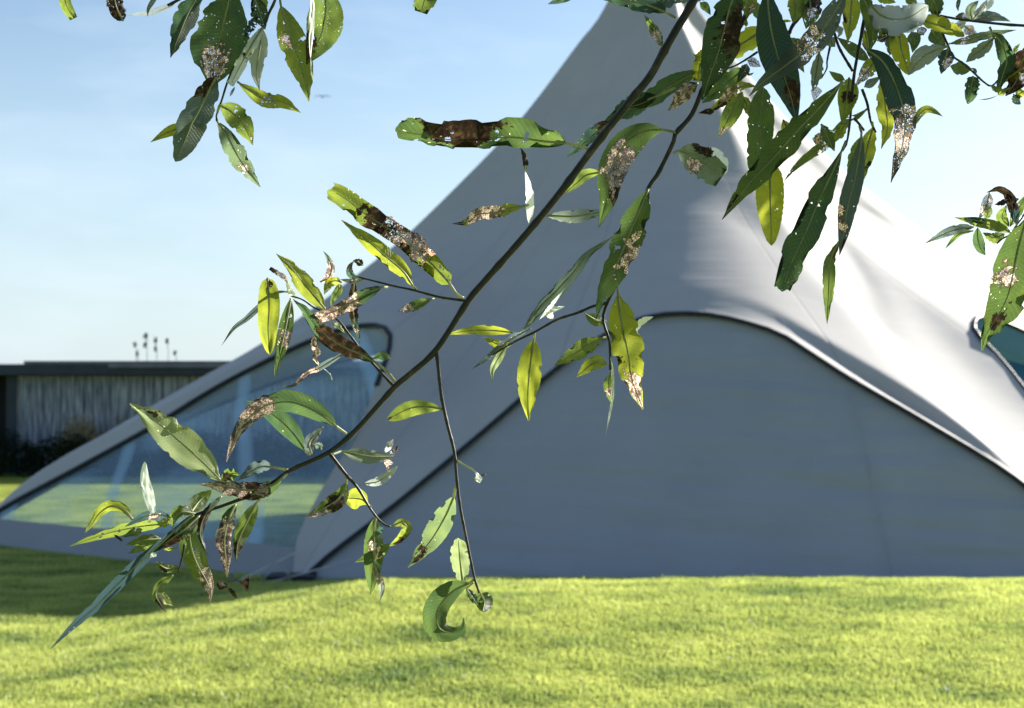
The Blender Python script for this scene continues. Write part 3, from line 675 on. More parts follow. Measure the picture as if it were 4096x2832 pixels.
def leaf(parent, line):
    f = [x.strip() for x in line.split('|')]
    reg, pts, wl, wr, tint = f[0], f[1], float(f[2]), float(f[3]), float(f[4])
    o = dict(x.split('=') for x in (f[5].split() if len(f) > 5 else []))
    sd = LR.random() * 50
    k = REG[reg][2]; P = conv(reg, pts); n = len(P)
    z0 = float(o.get('z', LR.uniform(-.012, .012))); dz = float(o.get('t', LR.uniform(-.022, .022)))
    bow = LR.uniform(-.008, .008)
    W = []
    for i, (x, y) in enumerate(P):
        t = i / (n - 1); W.append(at(x, y, branch_depth(x, y) + z0 + dz * t + bow * math.sin(math.pi * t)))
    N, M = 30, 5                                   # samples along, per half across
    Cn = catmull(W, N)
    roll = float(o.get('r', LR.uniform(-.45, .45))); fold = float(o.get('f', LR.uniform(.05, .45))); tw = float(o.get('tw', LR.uniform(-.25, .25)))
    cut = 'cut' in o; bl = 'bl' in o; rag = float(o.get('rag', .4 if cut else LR.choice((.05, .2, .35, .45)))); ru = float(o.get('ru', .10))
    V, UV, RIB = [], [], []
    peak = float(o.get('pk', .42))
    for i in range(N):
        v = i / (N - 1)
        T = (Cn[min(i + 1, N - 1)] - Cn[max(i - 1, 0)]).normalized(); view = (Cn[i] - CAM).normalized()
        S = T.cross(view); S = S.normalized() if S.length > 1e-3 else Vector((1, 0, 0))
        e = math.log(.5) / math.log(peak); x = v ** e          # moves the widest place to v = peak
        if cut:
            w = math.sin(math.pi * min(x, .5)) ** .8 if v < peak else 1 - .35 * ((v - peak) / (1 - peak)) ** 2
        else:
            w = math.sin(math.pi * x) ** (.95 if not bl else .55)
        if bl and v < peak: w = max(w, math.sin(math.pi * x) ** .45)
        w = max(w, .03)
        d = (Cn[i] - CAM).length
        for j in range(-M, M + 1):
            u = j / M; W_ = (wl if u > 0 else wr) * k * d / FPX * w
            edge = 1.0
            if abs(u) > .99:
                edge += .018 * math.sin(i * 2.9 + sd) + .05 * noise.noise(Vector((i * .8, sd, u)))
                nz = noise.noise(Vector((i * .33, sd * 3, u * 5)))
                if rag > .1 and nz > .18 - rag * .25: edge -= rag * 1.2 * min(1, (nz - .18 + rag * .25) * 3.5)
            sl = (roll + tw * (v - .5) * 2) * u + fold * abs(u) * .9 + ru * noise.noise(Vector((u * 1.1, v * 5, sd)))
            off = S * (u * W_ * edge) + view * (sl * W_) + view * (.0012 * noise.noise(Vector((u * 1.5 + sd, v * 6, 1))))
            p = Cn[i] + off
            if cut and i == N - 1: p -= T * (.008 * (.5 + .5 * noise.noise(Vector((u * 3, sd, 9)))) * (abs(u) + .3))
            V.append(p); UV.append((u, v))
        RIB.append(Cn[i] - view * .0004)
    Q = 2 * M + 1
    F = [(i*Q+j, (i+1)*Q+j, (i+1)*Q+j+1, i*Q+j+1) for i in range(N - 1) for j in range(Q - 1)]
    lf = mesh_obj('leaf', V, F, m_leaf, parent, uvs=UV)
    lf['seed'] = sd; lf['tint'] = tint; lf['silver'] = float(o.get('s', 0)); lf['spots'] = float(o.get('sp', LR.choice((.05, .15, .35, .6))))
    length = sum((Cn[i + 1] - Cn[i]).length for i in range(N - 1)); wid = max(wl, wr) * k * 1.17 / FPX
    lf['aspect'] = wid / length
    tri = lambda s: [float(a) for a in s.split(',')]
    lf['brown'] = tri(o.get('b', '0,0,-1')); lf['lace'] = tri(o.get('l', '0,0,-1')); lf['lace_open'] = float(o.get('lo', .55)); lf['holes'] = float(o.get('h', LR.choice((0, .26, .31, .34))))
    if 'norib' in o: return lf
    st = []
    if 'st' in o:
        s_ = conv(reg, o['st'].replace(';', ' '))
        st = catmull([at(x, y, branch_depth(x, y) + z0 * i / len(s_)) for i, (x, y) in enumerate(s_)] + [Cn[0]], 8)[:-1]
    C = st + RIB[:N - 1 if not cut else N - 2]; m = len(C); r0 = (.0010 if max(wl, wr) * k > 24 else .0007)
    rs = [r0 * (1.15 if i < len(st) else 1) * (1 - .8 * max(0, (i - len(st)) / (m - len(st)))) for i in range(m)]
    MB().tube(C, rs, 6).build('midrib', m_rib, lf)
    return lf
def branch(name, label, loc, stems, leaves):
    x, y = loc; t = thing(name, label, 'tree branch', tuple(at(x, y, branch_depth(x, y))), 'willow branches hanging into view')
    for s in stems: twig(t, *s)
    for l in leaves.strip().splitlines():
        l = l.strip()
        if l and not l.startswith('#'): leaf(t, l)
    return t

branch('willow_branch', 'thick diagonal willow branch reaching from the top down to the lower left corner', (2766, 17), [
  ('F', '3500,-1700 3120,-740 2900,-220 2766,17 2704,121 2645,225 2600,305 2532,390 2369,598 2239,773 2077,968 1928,1136 1872,1204 1747,1396 1646,1491 1573,1553 1420,1723 1308,1813 1158,1883 1053,1959 902,2019 759,2070 679,2140', 18.5, 5, 0, 0, 'stem'),
  ('D', '1895,450 1780,435 1690,420 1500,370 1380,345 1200,300 1100,275', 10, 6),
  ('D1', '1770,1450 1640,1310 1480,1130 1350,960 1240,820 1120,740 1000,690 900,620 830,590 770,575', 15, 7),
  ('G', '936,-292 946,-200 957,-95 968,-10 1000,140 1040,300 1055,460 1075,620 1110,800 1140,950 1160,1040 1185,1120', 11, 7),
  ('G', '308,300 410,430 480,510 540,610 590,680 640,725 672,735', 11, 5),
  ('E1', '1010,800 1000,870 985,930 960,1015', 9, 6)],
'''
B|1640,882 1500,870 1300,845 1100,858 900,858 750,830 580,805|62|125|.45|st=1775,918;1710,895 cut=1 rag=.75 h=.37 pk=.35 b=.62,-.5,.2 f=.15 r=-.2 sp=.3 t=.01
B|2200,590 2100,630 1990,690 1880,740|60|70|.3|z=.02 st=2309,540
C1|620,810 500,850 300,950 100,1080 -60,1180 -250,1240|110|120|.35|z=.03 st=660,800 r=.3 pk=.5
B|1930,740 1820,820 1740,890 1640,970|35|50|.15|z=.03 b=.1,0,.2
B|2232,798 2120,810 2010,880 1935,990 1900,1110 1890,1230 1838,1400|105|85|.42|st=2309,815 l=.5,.6,.17 b=.62,.9,.16 r=.3 f=.1 z=.012 sp=.5
B|1408,1375 1420,1250 1410,1150 1385,1050|30|26|.3|s=.95 r=.8 f=.1 sp=.1 norib=1
B|1385,1060 1378,980 1358,908|9|26|.1|b=.8,0,.5 norib=1 s=.3
B|1375,1270 1280,1290 1200,1310 1100,1320 1030,1370 940,1378|40|46|.8|st=1405,1262 l=.55,0,.24 lo=1.1 b=1,0,.16 r=-.5
B|1850,1060 1760,1080 1700,1130 1620,1200|30|40|.65|z=.03
H|560,235 720,240 860,220 930,212|38|40|.28|z=.03 rag=.5 s=.2
D|1775,332 1680,225 1560,110 1450,10 1310,-80 1180,-160 1010,-290 900,-345|92|92|.72|st=1870,430;1820,400 cut=1 rag=.7 h=.36 b=.50,.1,.2 l=.4,-.6,.15 f=.2 r=-.3 sp=.5 pk=.3
D|1512,348 1440,240 1300,120 1160,0 1003,-124|60|66|.9|st=1530,365 z=.015 sp=.6 r=-.2
D|1645,435 1560,470 1480,505 1405,522|34|40|.5|l=.7,0,.2 b=1,0,.12 st=1665,432 f=.6
D1|1115,712 1010,590 880,430 760,280 625,160|88|92|.85|sp=.7 r=-.2 z=.012
D1|540,400 550,520 555,700 545,900 562,1150|105|105|.88|bl=1 sp=.1 z=.02 b=.1,.2,.06 pk=.45
D1|745,535 650,535 560,595 450,690 330,800 210,890 90,1060|30|28|.05|s=.1 r=.7 sp=.05
D1|768,600 745,740 715,900 675,1080 608,1380|72|70|.42|l=.5,.5,.07 sp=.4 f=.3
D1|825,600 770,530 740,450 700,390|34|30|.3|s=1 norib=1 r=-.7 f=.6
D1|735,450 700,390 640,350 555,298|24|26|.2|s=.2 b=.8,0,.5 l=.4,0,.2 rag=.4 cut=1 norib=1
D1|1600,1225 1440,1140 1280,1070 1130,970 1020,870 950,780 900,700 830,640 790,605|92|88|.3|st=1795,1418;1720,1320 b=.36,-.1,.24 r=.3 f=.3 sp=.3 z=-.01
D1|1660,488 1520,545 1400,620 1250,700 1100,765 985,805|74|72|.3|st=1720,488 cut=1 l=.8,0,.42 lo=1.1 pk=.4 z=-.02 sp=.4
D1|1265,440 1200,425 1140,455 1095,560|52|42|.95|r=.5 z=-.004 sp=.3
D1|1250,440 1235,520 1185,600 1165,690|42|40|.55|z=.008 r=-.5
D1|1060,435 1140,395 1168,300 1150,220 1090,133|46|34|.25|l=.3,0,.35 lo=.8 sp=.5 s=.15
D1|1190,850 1240,870 1300,940|28|36|.95|st=1150,780 r=.6 s=.2
D1|1425,400 1360,360 1352,290 1390,228|40|30|.15|b=.9,0,.3 r=.7 f=.7
D1|1385,228 1430,240 1482,275|40|36|.1|b=.5,0,.5 l=1,0,.1 rag=.5
D1|1500,405 1400,430 1300,420 1255,410|28|26|.3|s=.3 l=.6,0,.15 rag=.4
D1|1390,400 1385,500 1375,650 1400,850 1430,950 1445,1045|50|46|.12|b=.25,0,.35 rag=.45 l=.8,0,.05 z=.015 sp=.5
D1|1000,950 1000,1060 1030,1120 1005,1190 1062,1268|34|36|.3|l=.5,0,.8 lo=1.1 rag=.5 norib=1 z=.01
D1|1330,1110 1200,1190 1050,1280 940,1330 850,1410 780,1460 650,1465|30|32|.05|l=.62,-.3,.12 lo=1.1 b=.8,.3,.12 s=.1 z=.01
D1|1090,1285 1150,1340 1182,1412|7|7|.1|s=.5 norib=1
D1|1580,1190 1660,1160 1758,1182|48|48|.3|f=.7 st=1500,1150 sp=.5
D|1710,1215 1600,1200 1480,1215 1330,1290|60|52|.72|st=1728,1235 bl=1 pk=.6 sp=.2 b=.96,0,.05
D|965,1338 870,1265 740,1195 610,1165 450,1200 335,1290 250,1420 185,1592|72|84|.35|st=1035,1388 l=.78,.2,.26 lo=.9 b=.7,-.3,.2 f=.3 z=-.012 sp=.3 pk=.35
D|745,1510 660,1390 560,1290 430,1200 315,1160|64|70|.28|st=775,1540 z=.012 r=.3 sp=.15
D|790,1535 780,1450 880,1335|44|40|.02|s=.1 f=.5 r=.3
D|860,1505 850,1480 810,1460|30|25|.2|s=.1
G|385,297 480,315 590,330 695,325|38|46|.25|st=330,318 s=.15 rag=.3 z=.01
G|640,305 662,265 686,225|20|20|.02|s=.4 norib=1 z=.01 rag=.4
G|665,312 700,292 714,260|17|15|.02|s=.3 b=.6,0,.3 norib=1 z=.01
G|660,345 655,372 652,412|30|26|.3|l=.5,0,.9 lo=1.1 rag=.5 norib=1 z=.01
G|515,488 600,472 660,432 714,382|28|26|.15|s=.4 z=.01
G|415,480 375,565 290,625 178,682|52|48|.6|st=412,455 b=.42,0,.16 l=.8,.8,.16 r=.2
G|545,610 495,575 395,570|62|60|.88|st=555,620 z=.01 sp=.6 pk=.6
G|585,680 575,760 575,900 565,1030 555,1130|56|60|.5|l=.4,.1,.07 z=.008 sp=.4 r=.3
G|570,930 600,1020 620,1090 604,1185|20|22|.2|l=.3,0,.2 s=.2 f=.7 b=.2,0,.15
G|620,730 610,760 605,790|16|16|.1|norib=1
G|680,733 735,710 768,750 722,810 655,850|30|32|.8|b=.7,.9,.14 f=.5 r=.3 sp=.4
G|665,835 600,885 465,942|34|34|.62|z=.006
G|1038,560 985,680 900,820 770,975|64|70|.5|st=1048,500 b=.82,.2,.1 sp=.15 s=.05
G|1090,1075 1075,950 1062,800|55|60|.65|bl=1 z=.016 sp=.15 pk=.6 s=.1
G|1130,1062 1040,1105 965,1180 938,1260 960,1330 1030,1350 1085,1320 1095,1262|58|84|.4|r=.35 f=.4 sp=.05 t=.012 st=1150,1045
G|1110,1095 1150,1150 1182,1195|26|26|.3|st=1150,1060 z=.006
G|1192,1125 1215,1170 1205,1230|50|52|.5|bl=1 b=.5,-.8,.12 f=.5
G|1140,398 1178,435 1190,480|16|30|.1|s=.8 st=1050,345;1110,385 pk=.75
G|1196,440 1215,430 1238,420|5|6|.02|norib=1
E|1175,562 1085,470 950,350 820,240 690,150|88|88|.66|s=.14 sp=.75 f=.15 r=-.25 pk=.45 b=.8,-.5,.045
E|815,738 792,640 770,550 770,460|27|27|.5|s=1.0 norib=1 r=-.9 f=.1 sp=0 bl=1
E1|612,608 560,545 460,515 375,565 320,640 262,720|34|46|.85|st=620,612 r=-.4
E1|905,602 820,580 720,590 620,640 560,672|34|38|.03|l=.4,.4,.1 r=.5 z=-.006
E1|900,650 740,660 560,690 380,735 148,817|42|44|.72|sp=.1 z=.004
E1|830,760 720,770 570,805|36|40|.62|z=.006
E1|800,790 700,820 588,872|32|34|.6|z=.01
E1|690,690 620,715 548,748|38|36|.5|z=.012
E1|900,610 860,640 800,655|34|34|.95|h=.4 rag=.5
E1|480,730 515,752 545,782|10|12|0|b=.5,0,1 norib=1
E1|1088,573 1000,558 940,600 915,690|30|52|.6|r=-.4
E1|1060,560 1130,470 1225,390|62|56|.62|z=.012
E1|1080,580 960,680 840,790 740,880 640,970 480,1130 330,1280 180,1410 0,1590|44|46|-.1|r=-.3 f=.2 s=0 z=-.01 sp=.15 pk=.5
E1|1120,590 1010,690 900,770 790,850|56|50|.35|b=.7,.6,.22 z=.004 l=.5,.9,.06
E1|960,830 910,835 850,840|14|10|.95|z=.012
E1|1290,440 1200,530 1140,640 1132,750 1182,882|32|30|.0|b=.4,0,.2 f=.5 r=.5
E1|1270,470 1230,500 1190,560|20|20|.05|s=.5
E1|1105,585 1050,690 1060,820 1110,960 1190,1110 1205,1242|86|86|.62|l=.86,.1,.17 lo=1.1 b=.93,.5,.1 st=1130,570 sp=.2 z=.006 f=.2
E1|1395,500 1340,620 1310,760 1320,900 1330,1060|62|66|.35|l=.62,0,.34 lo=.9 b=.7,-.6,.25 rag=.6 sp=.6 z=.004
E1|1325,1085 1400,1075 1450,1090 1500,1095|54|62|.2|b=.4,0,.9 s=.4 cut=1 pk=.9 rag=.3 norib=1
E1|1335,1120 1372,1165 1405,1212|17|16|0|b=.5,0,1 norib=1 f=.8
E1|1340,1110 1290,1110 1255,1080|34|30|0|b=.5,0,1 norib=1 rag=.5
E1|1558,483 1485,620 1415,780 1395,932|62|56|.62|b=.82,0,.14 z=.008 sp=.1 st=1590,440
E|1500,550 1440,590 1340,612 1230,600 1150,585 1065,582|55|42|.42|b=.45,0,.24 l=.72,0,.25 lo=.95 rag=.4 st=1530,520 f=.3
E|1440,585 1400,610 1330,640|44|30|.35|l=.5,0,.3 lo=1.1 rag=.4
E|1180,560 1230,525 1278,530|32|40|.55|rag=.6 b=.2,0,.25 z=.008
E|1450,490 1375,492 1265,560|30|38|.03|st=1530,505 z=.008 s=.06
E1|975,965 880,985 790,928|34|30|.6|b=.5,.6,.12 z=.004
E1|925,1035 845,1085 795,1170 830,1250 872,1312|44|30|.6|b=.85,0,.2 f=.5 sp=.1
E1|820,1150 868,1215 928,1270|28|34|.8|r=.4 s=.1 b=.1,0,.08
E1|1020,850 1040,920 1075,1000|40|34|.9|z=.02
E1|800,890 770,880 755,905|18|18|.4|s=.9 norib=1
''')

branch('willow_branch', 'slender willow branch hanging down the middle, its broad leaves crossing the tent', (3000, -20), [
  ('F', '3480,-1500 3250,-620 3080,-150 2985,60 2912,180 2870,260 2815,350 2766,460 2704,532 2695,565 2635,690 2593,755 2524,941 2475,1113 2424,1224 2413,1286 2438,1368 2441,1480', 13, 5, .006, 0, 'stem'),
  ('H', '905,745 830,762 740,800 620,840 490,912 380,965 250,1042', 9, 5),
  ('C1', '1240,600 1120,680 980,760 860,800', 15, 8, .01, .01),
  ('C1', '1910,-40 1780,130 1650,290 1590,430', 34, 20, .01, .01)],
'''
H|1152,82 1092,220 1030,370 960,540 890,690 845,838|92|84|.42|l=.52,.8,.09 lo=1.1 sp=.5 r=-.2 f=.2 z=-.012
H|975,690 995,850 1035,1050 1060,1200 1120,1362|100|90|.9|st=972,640 l=.84,.0,.14 lo=1.1 sp=.2 f=.15 r=.1 b=.55,-.7,.025
H|487,950 467,1090 452,1250 455,1430|72|70|.92|st=490,920 sp=.25 r=.2 f=.15 rag=.15
H|885,945 800,990 700,1050 605,1105|50|52|.66|st=905,940 sp=.3
H|912,1095 830,1095 735,1172|40|44|.88|z=.01
H|930,1050 945,1150 940,1300 900,1532|8|8|.5|s=.6 norib=1 r=.3 z=-.01
H|935,1140 920,1220 945,1335|32|30|.62|z=.01 l=.6,0,.12
H|1080,908 1112,852 1180,822|20|18|.1|s=1 norib=1 r=.6
H|430,892 520,775 620,670 720,560 800,460 960,348|32|44|.22|s=.08 r=-.5 z=.005 pk=.4
H|520,840 600,740 665,660|10|12|.1|s=.9 norib=1
H|470,890 350,955 240,1045 125,1128|24|24|0|s=.06 rag=.25 r=.6
H|330,985 270,1080 242,1140 252,1202|26|20|.6|s=.1
H|370,915 250,903 120,903 -20,925|28|30|.98|z=.02 r=.5
H|370,970 290,985 190,940|26|24|1|z=.02
H|597,835 575,790 665,762|22|24|.0|s=.8 norib=1
H|905,850 855,845 780,800|36|34|.6|z=.02 sp=.6
C|185,928 280,965 370,1035 460,1095|88|100|.4|st=155,940 s=.12 l=.42,-.5,.13 lo=1.1 b=.4,.8,.16 f=.3 cut=1 rag=.25
C|330,925 400,955 450,1000 468,1075|44|30|.3|s=1 r=-.7 norib=1 rag=.3 z=-.004 b=.05,0,.22 bl=1
C|300,512 220,565 165,635 115,680|52|46|.2|l=.6,.2,.4 lo=1.1 rag=.4 b=.2,-.5,.2
C1|1010,-120 930,60 860,330 790,600 700,850 600,1160|230|215|.3|b=.35,.7,.2 z=-.02 sp=.2 f=.2 r=-.1 pk=.4
C1|1320,340 1100,480 850,620 600,700 500,620|130|150|1|z=.03 r=-.3 pk=.35 sp=.1
C1|640,560 580,720 550,950|70|80|1|z=.035 cut=1
C1|1350,-160 1370,150 1420,450 1520,800 1620,1100 1700,1430|195|190|.12|b=.80,.3,.09 z=-.01 f=.15 r=.25 pk=.5 sp=.15 st=1345,-220
C1|2280,-120 2060,250 1860,520 1560,760 1300,950 1145,1112|135|145|.0|l=.42,0,.09 z=-.03 s=.12 pk=.4 f=.25 sp=.2
C1|1205,995 1080,990 960,1060 850,1170 720,1260 640,1290|62|70|1|b=.7,.95,.16 l=.45,-.6,.16 lo=1.1 z=-.01 f=.2 r=-.6
C1|740,1290 650,1290 560,1305|34|38|0|b=.5,0,1 norib=1 z=-.01 rag=.3
C1|1100,780 900,950 750,1080 600,1190|110|115|.42|z=.02 sp=.1
C1|1120,740 1080,830 1000,960|60|60|.15|z=.02
C1|1065,1060 980,1230 880,1420 790,1585|105|100|.68|l=.9,.2,.12 z=.02 sp=.4
C1|1070,1110 1120,1220 1150,1350|66|60|.7|z=.03 sp=.4
C|700,535 690,700 680,850 665,1065|82|80|.45|z=.012 cut=1 b=1,.9,.05 sp=.3 pk=.4 st=712,480 rag=.2
C|1192,500 1060,650 900,820 750,990 600,1150 450,1352|80|86|.5|z=-.03 sp=.7 f=.2 r=.15 pk=.5 b=.9,0,.05
C|745,1020 745,1200 750,1350 755,1512|84|86|.97|z=.01 sp=.3 bl=1 pk=.35
C1|1650,-80 1685,100 1650,270|100|90|.75|z=.01 sp=.6
C1|1840,-90 1850,130 1800,335|130|120|.5|z=.015 l=.6,0,.12 b=.4,.6,.2 sp=.7 rag=.3
C1|1500,262 1570,245 1640,245|20|14|1|norib=1
C1|1150,-110 1130,60 1112,215|100|80|.75|l=.6,.6,.12 z=-.01 sp=.6
C1|1112,215 1108,260 1110,310|26|26|.7|norib=1
C1|580,30 650,100 700,175|54|40|.5|z=.03
C1|1630,440 1700,510 1775,585|60|50|.55|z=.02 sp=.5
C1|1780,440 1700,620 1780,840|60|90|.4|z=.02 l=.6,0,.2 sp=.8
B|2255,78 2130,28 1950,-5 1820,-20|50|80|.2|st=2309,108 z=.01
B|1700,-30 1600,-2 1525,26|24|22|.15|z=.01
B|2230,285 2185,190 2120,92|34|30|.5|l=.3,.2,.16 f=.6 b=.6,0,.06
C1|1130,700 1200,720 1280,770|50|56|.4|l=.5,0,.5 rag=.4 b=.2,0,.2
C1|1200,840 1140,860 1110,800|14|14|.1|norib=1
C1|1220,20 1230,130 1255,230|60|70|.55|z=.04
C1|300,-60 180,-10 60,90 -20,160|110|70|.12|z=.03
C1|820,-140 500,-60 260,40|90|90|.12|z=.04
''')

branch('willow_branch', 'leafy willow branch hanging at the upper right with long dark drooping leaves', (3460, -20), [
  ('F', '3760,-1500 3560,-700 3500,-200 3469,-17 3455,87 3435,194 3417,295 3407,398 3400,485 3387,572 3370,604', 11, 4, 0, 0, 'stem'),
  ('C2', '440,1030 500,1200 540,1400 600,1530', 18, 12, .01, .01),
  ('C2', '110,350 180,560 330,820', 17, 17, .01, 0),
  ('C1', '2080,530 2045,700 2040,790 1980,905', 15, 7, .03, .03),
  ('C', '1265,730 1300,770 1325,805', 9, 7)],
'''
C4|537,195 455,380 335,640 235,880 130,1100 50,1340|112|122|.28|st=565,130 cut=1 pk=.55 sp=.3 f=.1 r=.2 b=.93,.8,.03 z=-.01
C4|690,60 680,200 640,420 580,660 545,880 515,1040|72|76|.0|l=.75,-.8,.07 lo=1.1 b=1,0,.1 z=-.012 sp=.3 s=.04 st=675,10 pk=.5
C4|510,930 440,1080 430,1250 415,1590|50|50|.55|z=-.008 b=.08,.5,.08 sp=.1
C4|782,18 745,150 715,300 700,455|66|66|.92|b=.7,.7,.08 h=.0 sp=.8 z=.012 st=775,-20
C4|692,90 640,260 588,488|54|56|.62|z=.016 sp=.5
C|1335,302 1430,370 1500,480 1560,650 1575,800 1545,950 1490,1125|76|84|.05|l=.72,-.1,.19 lo=.72 b=1,0,.16 h=.0 st=1318,270 z=-.02 r=.2 pk=.4 sp=.3
C2|545,62 650,170 800,225 980,200 1200,60|150|180|.0|s=.35 z=-.02 bl=1 f=.1 sp=.15 pk=.5
C2|1130,235 1300,285 1450,340 1622,422|100|70|.97|z=-.01 sp=.3 bl=1 pk=.35
C2|1100,300 1030,320 930,380|40|44|.1|s=.8 z=-.015 norib=1
C2|1180,-80 1280,50 1320,200|90|110|.5|b=.9,0,.2 z=-.005
C2|860,375 890,550 930,700 985,865|84|120|1|z=.01 sp=.15 bl=1 pk=.4
C2|800,380 770,480 760,640|70|60|.35|z=.012
C2|1410,542 1250,600 1110,690 975,870|100|112|.12|s=.3 z=.0 sp=.5 pk=.5 st=1430,530
C2|1432,560 1400,690 1350,855|88|86|.08|l=.6,.4,.14 lo=.8 z=.01 rag=.2
C2|520,700 400,620 280,530 150,430|62|70|.48|z=.02 sp=.4
C2|330,-90 310,150 300,310 272,490|100|110|.97|z=.0 rag=.4 b=.6,-.7,.05
C2|420,-100 540,180 565,400 530,592|90|90|.55|z=-.006 rag=.5 sp=.3
C2|470,350 495,480 520,590|54|50|1|z=.01 rag=.3
C2|640,400 690,330 720,360|60|70|.75|z=.01 rag=.4
C2|620,470 720,420 830,380|60|50|.4|z=.02 b=.5,0,.4
C2|620,660 540,770 450,880 362,1000|90|86|.93|l=.78,0,.2 lo=.8 z=.012
C2|560,620 590,720 612,830|50|70|.12|z=.004
C2|290,900 270,1060 245,1220 205,1440|125|100|.78|b=.45,0,.13 z=.014 sp=.6
C3|2222,388 2110,480 1970,560 1860,690 1720,820 1530,950 1370,1090 1255,1232|56|70|.55|z=.016 sp=.4 rag=.3 l=.5,.4,.05
C3|1960,570 1900,680 1800,740|56|66|.95|z=.01 sp=.3
C3|1690,570 1750,700 1842,882|80|60|.5|z=-.01 sp=.5
C3|1690,660 1650,740 1620,800|56|60|.4|l=.5,0,.9 lo=1.1 rag=.4 norib=1 z=.008
C3|1250,520 1290,600 1340,640|60|70|.85|z=.02
C|1440,470 1455,650 1468,790 1430,917|52|54|.97|z=.016 sp=.2 st=1450,400
C2|1050,1445 1095,1330 1180,1262 1280,1290 1370,1345|46|42|.85|z=.012 b=1,0,.05 l=.3,-.2,.05
C2|468,1002 560,950 660,880|52|46|.12|s=.1 z=.016
C2|1010,370 1045,480 1020,610|74|76|.42|z=.02
C2|1240,350 1310,440 1412,545|76|84|.5|z=.015
C2|60,430 90,500 130,540|70|60|.15|z=.02 s=.15
C2|170,300 190,380 150,440|40|46|.2|s=.3 z=.02
C1|1955,600 1925,800 1880,1060|76|66|.22|s=.15 z=.012 l=1,0,.12
C1|1930,1000 1910,1090 1890,1170|66|60|.05|l=.5,0,.9 lo=.3 rag=.5 norib=1 z=.012
C2|235,922 150,885 58,820|46|44|.68|z=.01
C2|1150,400 1120,370 1080,400|40|60|.3|l=.5,0,.3 z=.02
C2|600,-60 720,-10 830,30|60|60|.9|z=.02
C2|950,-60 1000,10 1080,40|60|50|.7|z=.02
''')

branch('willow_branch', 'long thin spray of willow leaves hanging against the blue sky at the upper left', (1120, -10), [
  ('T', '2400,-2600 1750,-1000 1500,-180 1450,5 1400,110 1365,210 1280,340 1180,480 1100,580 1050,700 1010,830 965,960 968,1005', 15, 8, 0, 0, 'stem'),
  ('T', '900,-120 760,-60 620,15 560,45', 12, 12)],
'''
T|1090,-160 1060,40 1010,240 960,450 940,600 935,730|235|225|.32|l=.8,0,.17 lo=.85 b=.83,.1,.1 z=-.015 f=.15 r=.1 pk=.55 sp=.3
T|960,640 900,760 830,900 760,1030 695,1190 625,1340|120|118|.22|z=-.004 b=.12,-.7,.14 sp=.35 s=.08 bl=1 pk=.5 h=.0
T|850,-90 750,70 665,270 585,478|86|96|.2|z=.006 rag=.35 sp=.15 r=.2
T|645,5 560,55 400,108 225,125|24|24|.0|s=.15 r=.4 norib=1
T|190,172 140,70 110,-60|76|66|.35|b=.3,.0,.5 s=.1 cut=1
T|480,-50 430,20 400,75 394,138|20|18|.1|s=.2
A|420,-40 440,40 490,130|34|36|.7|cut=1 rag=.1
T|1350,225 1260,370 1160,550 1075,722|46|50|.4|s=.85 z=-.01 r=.4 b=.5,-.3,.025 cut=1
T|1345,235 1325,400 1300,580 1322,752|66|78|.25|s=.4 z=.006 rag=.25 sp=.1 
T|1120,720 1100,760 1078,800|8|14|.1|s=.2 norib=1
T|1140,678 1240,750 1370,825 1520,850 1665,935|62|62|.82|h=.33 rag=.3 z=-.003 l=.5,.2,.05 lo=.3 pk=.5
T|1500,48 1560,250 1640,470 1695,650 1732,840|120|110|.75|st=1490,-20 l=.33,-.4,.03 sp=.5 r=.1
T|1860,-120 1870,80 1845,250 1780,400 1712,532|150|140|.6|b=.85,-.7,.2 sp=1.6 z=-.006 r=-.2 rag=.1 pk=.45
T|1762,-60 1752,200 1745,400 1748,500|26|20|.1|s=.75 norib=1 z=-.02
T|1748,490 1752,600 1775,692|7|7|.4|s=.8 norib=1 z=-.02
T|990,872 1090,930 1190,1040 1268,1202|92|90|.66|st=975,930 sp=.2 l=.85,.5,.04
T|975,1008 1060,1140 1170,1340 1330,1552|84|84|.38|l=.68,-.2,.05 sp=.1 s=.06 r=-.3 st=968,990
T|915,992 800,1020 650,1065 540,1108 418,1180|52|56|.95|z=.02 sp=.2
T|1310,-80 1345,20 1375,90|46|50|.85|rag=.4 z=.01
T|1270,-30 1320,90 1370,245|66|76|.22|h=.36 rag=.5 z=.005
B|800,-90 770,-10 742,84|70|70|.62|rag=.4 cut=1 sp=.3
T|1300,130 1230,260 1190,330|40|36|.15|h=.42 rag=.5 norib=1 z=.008
''')

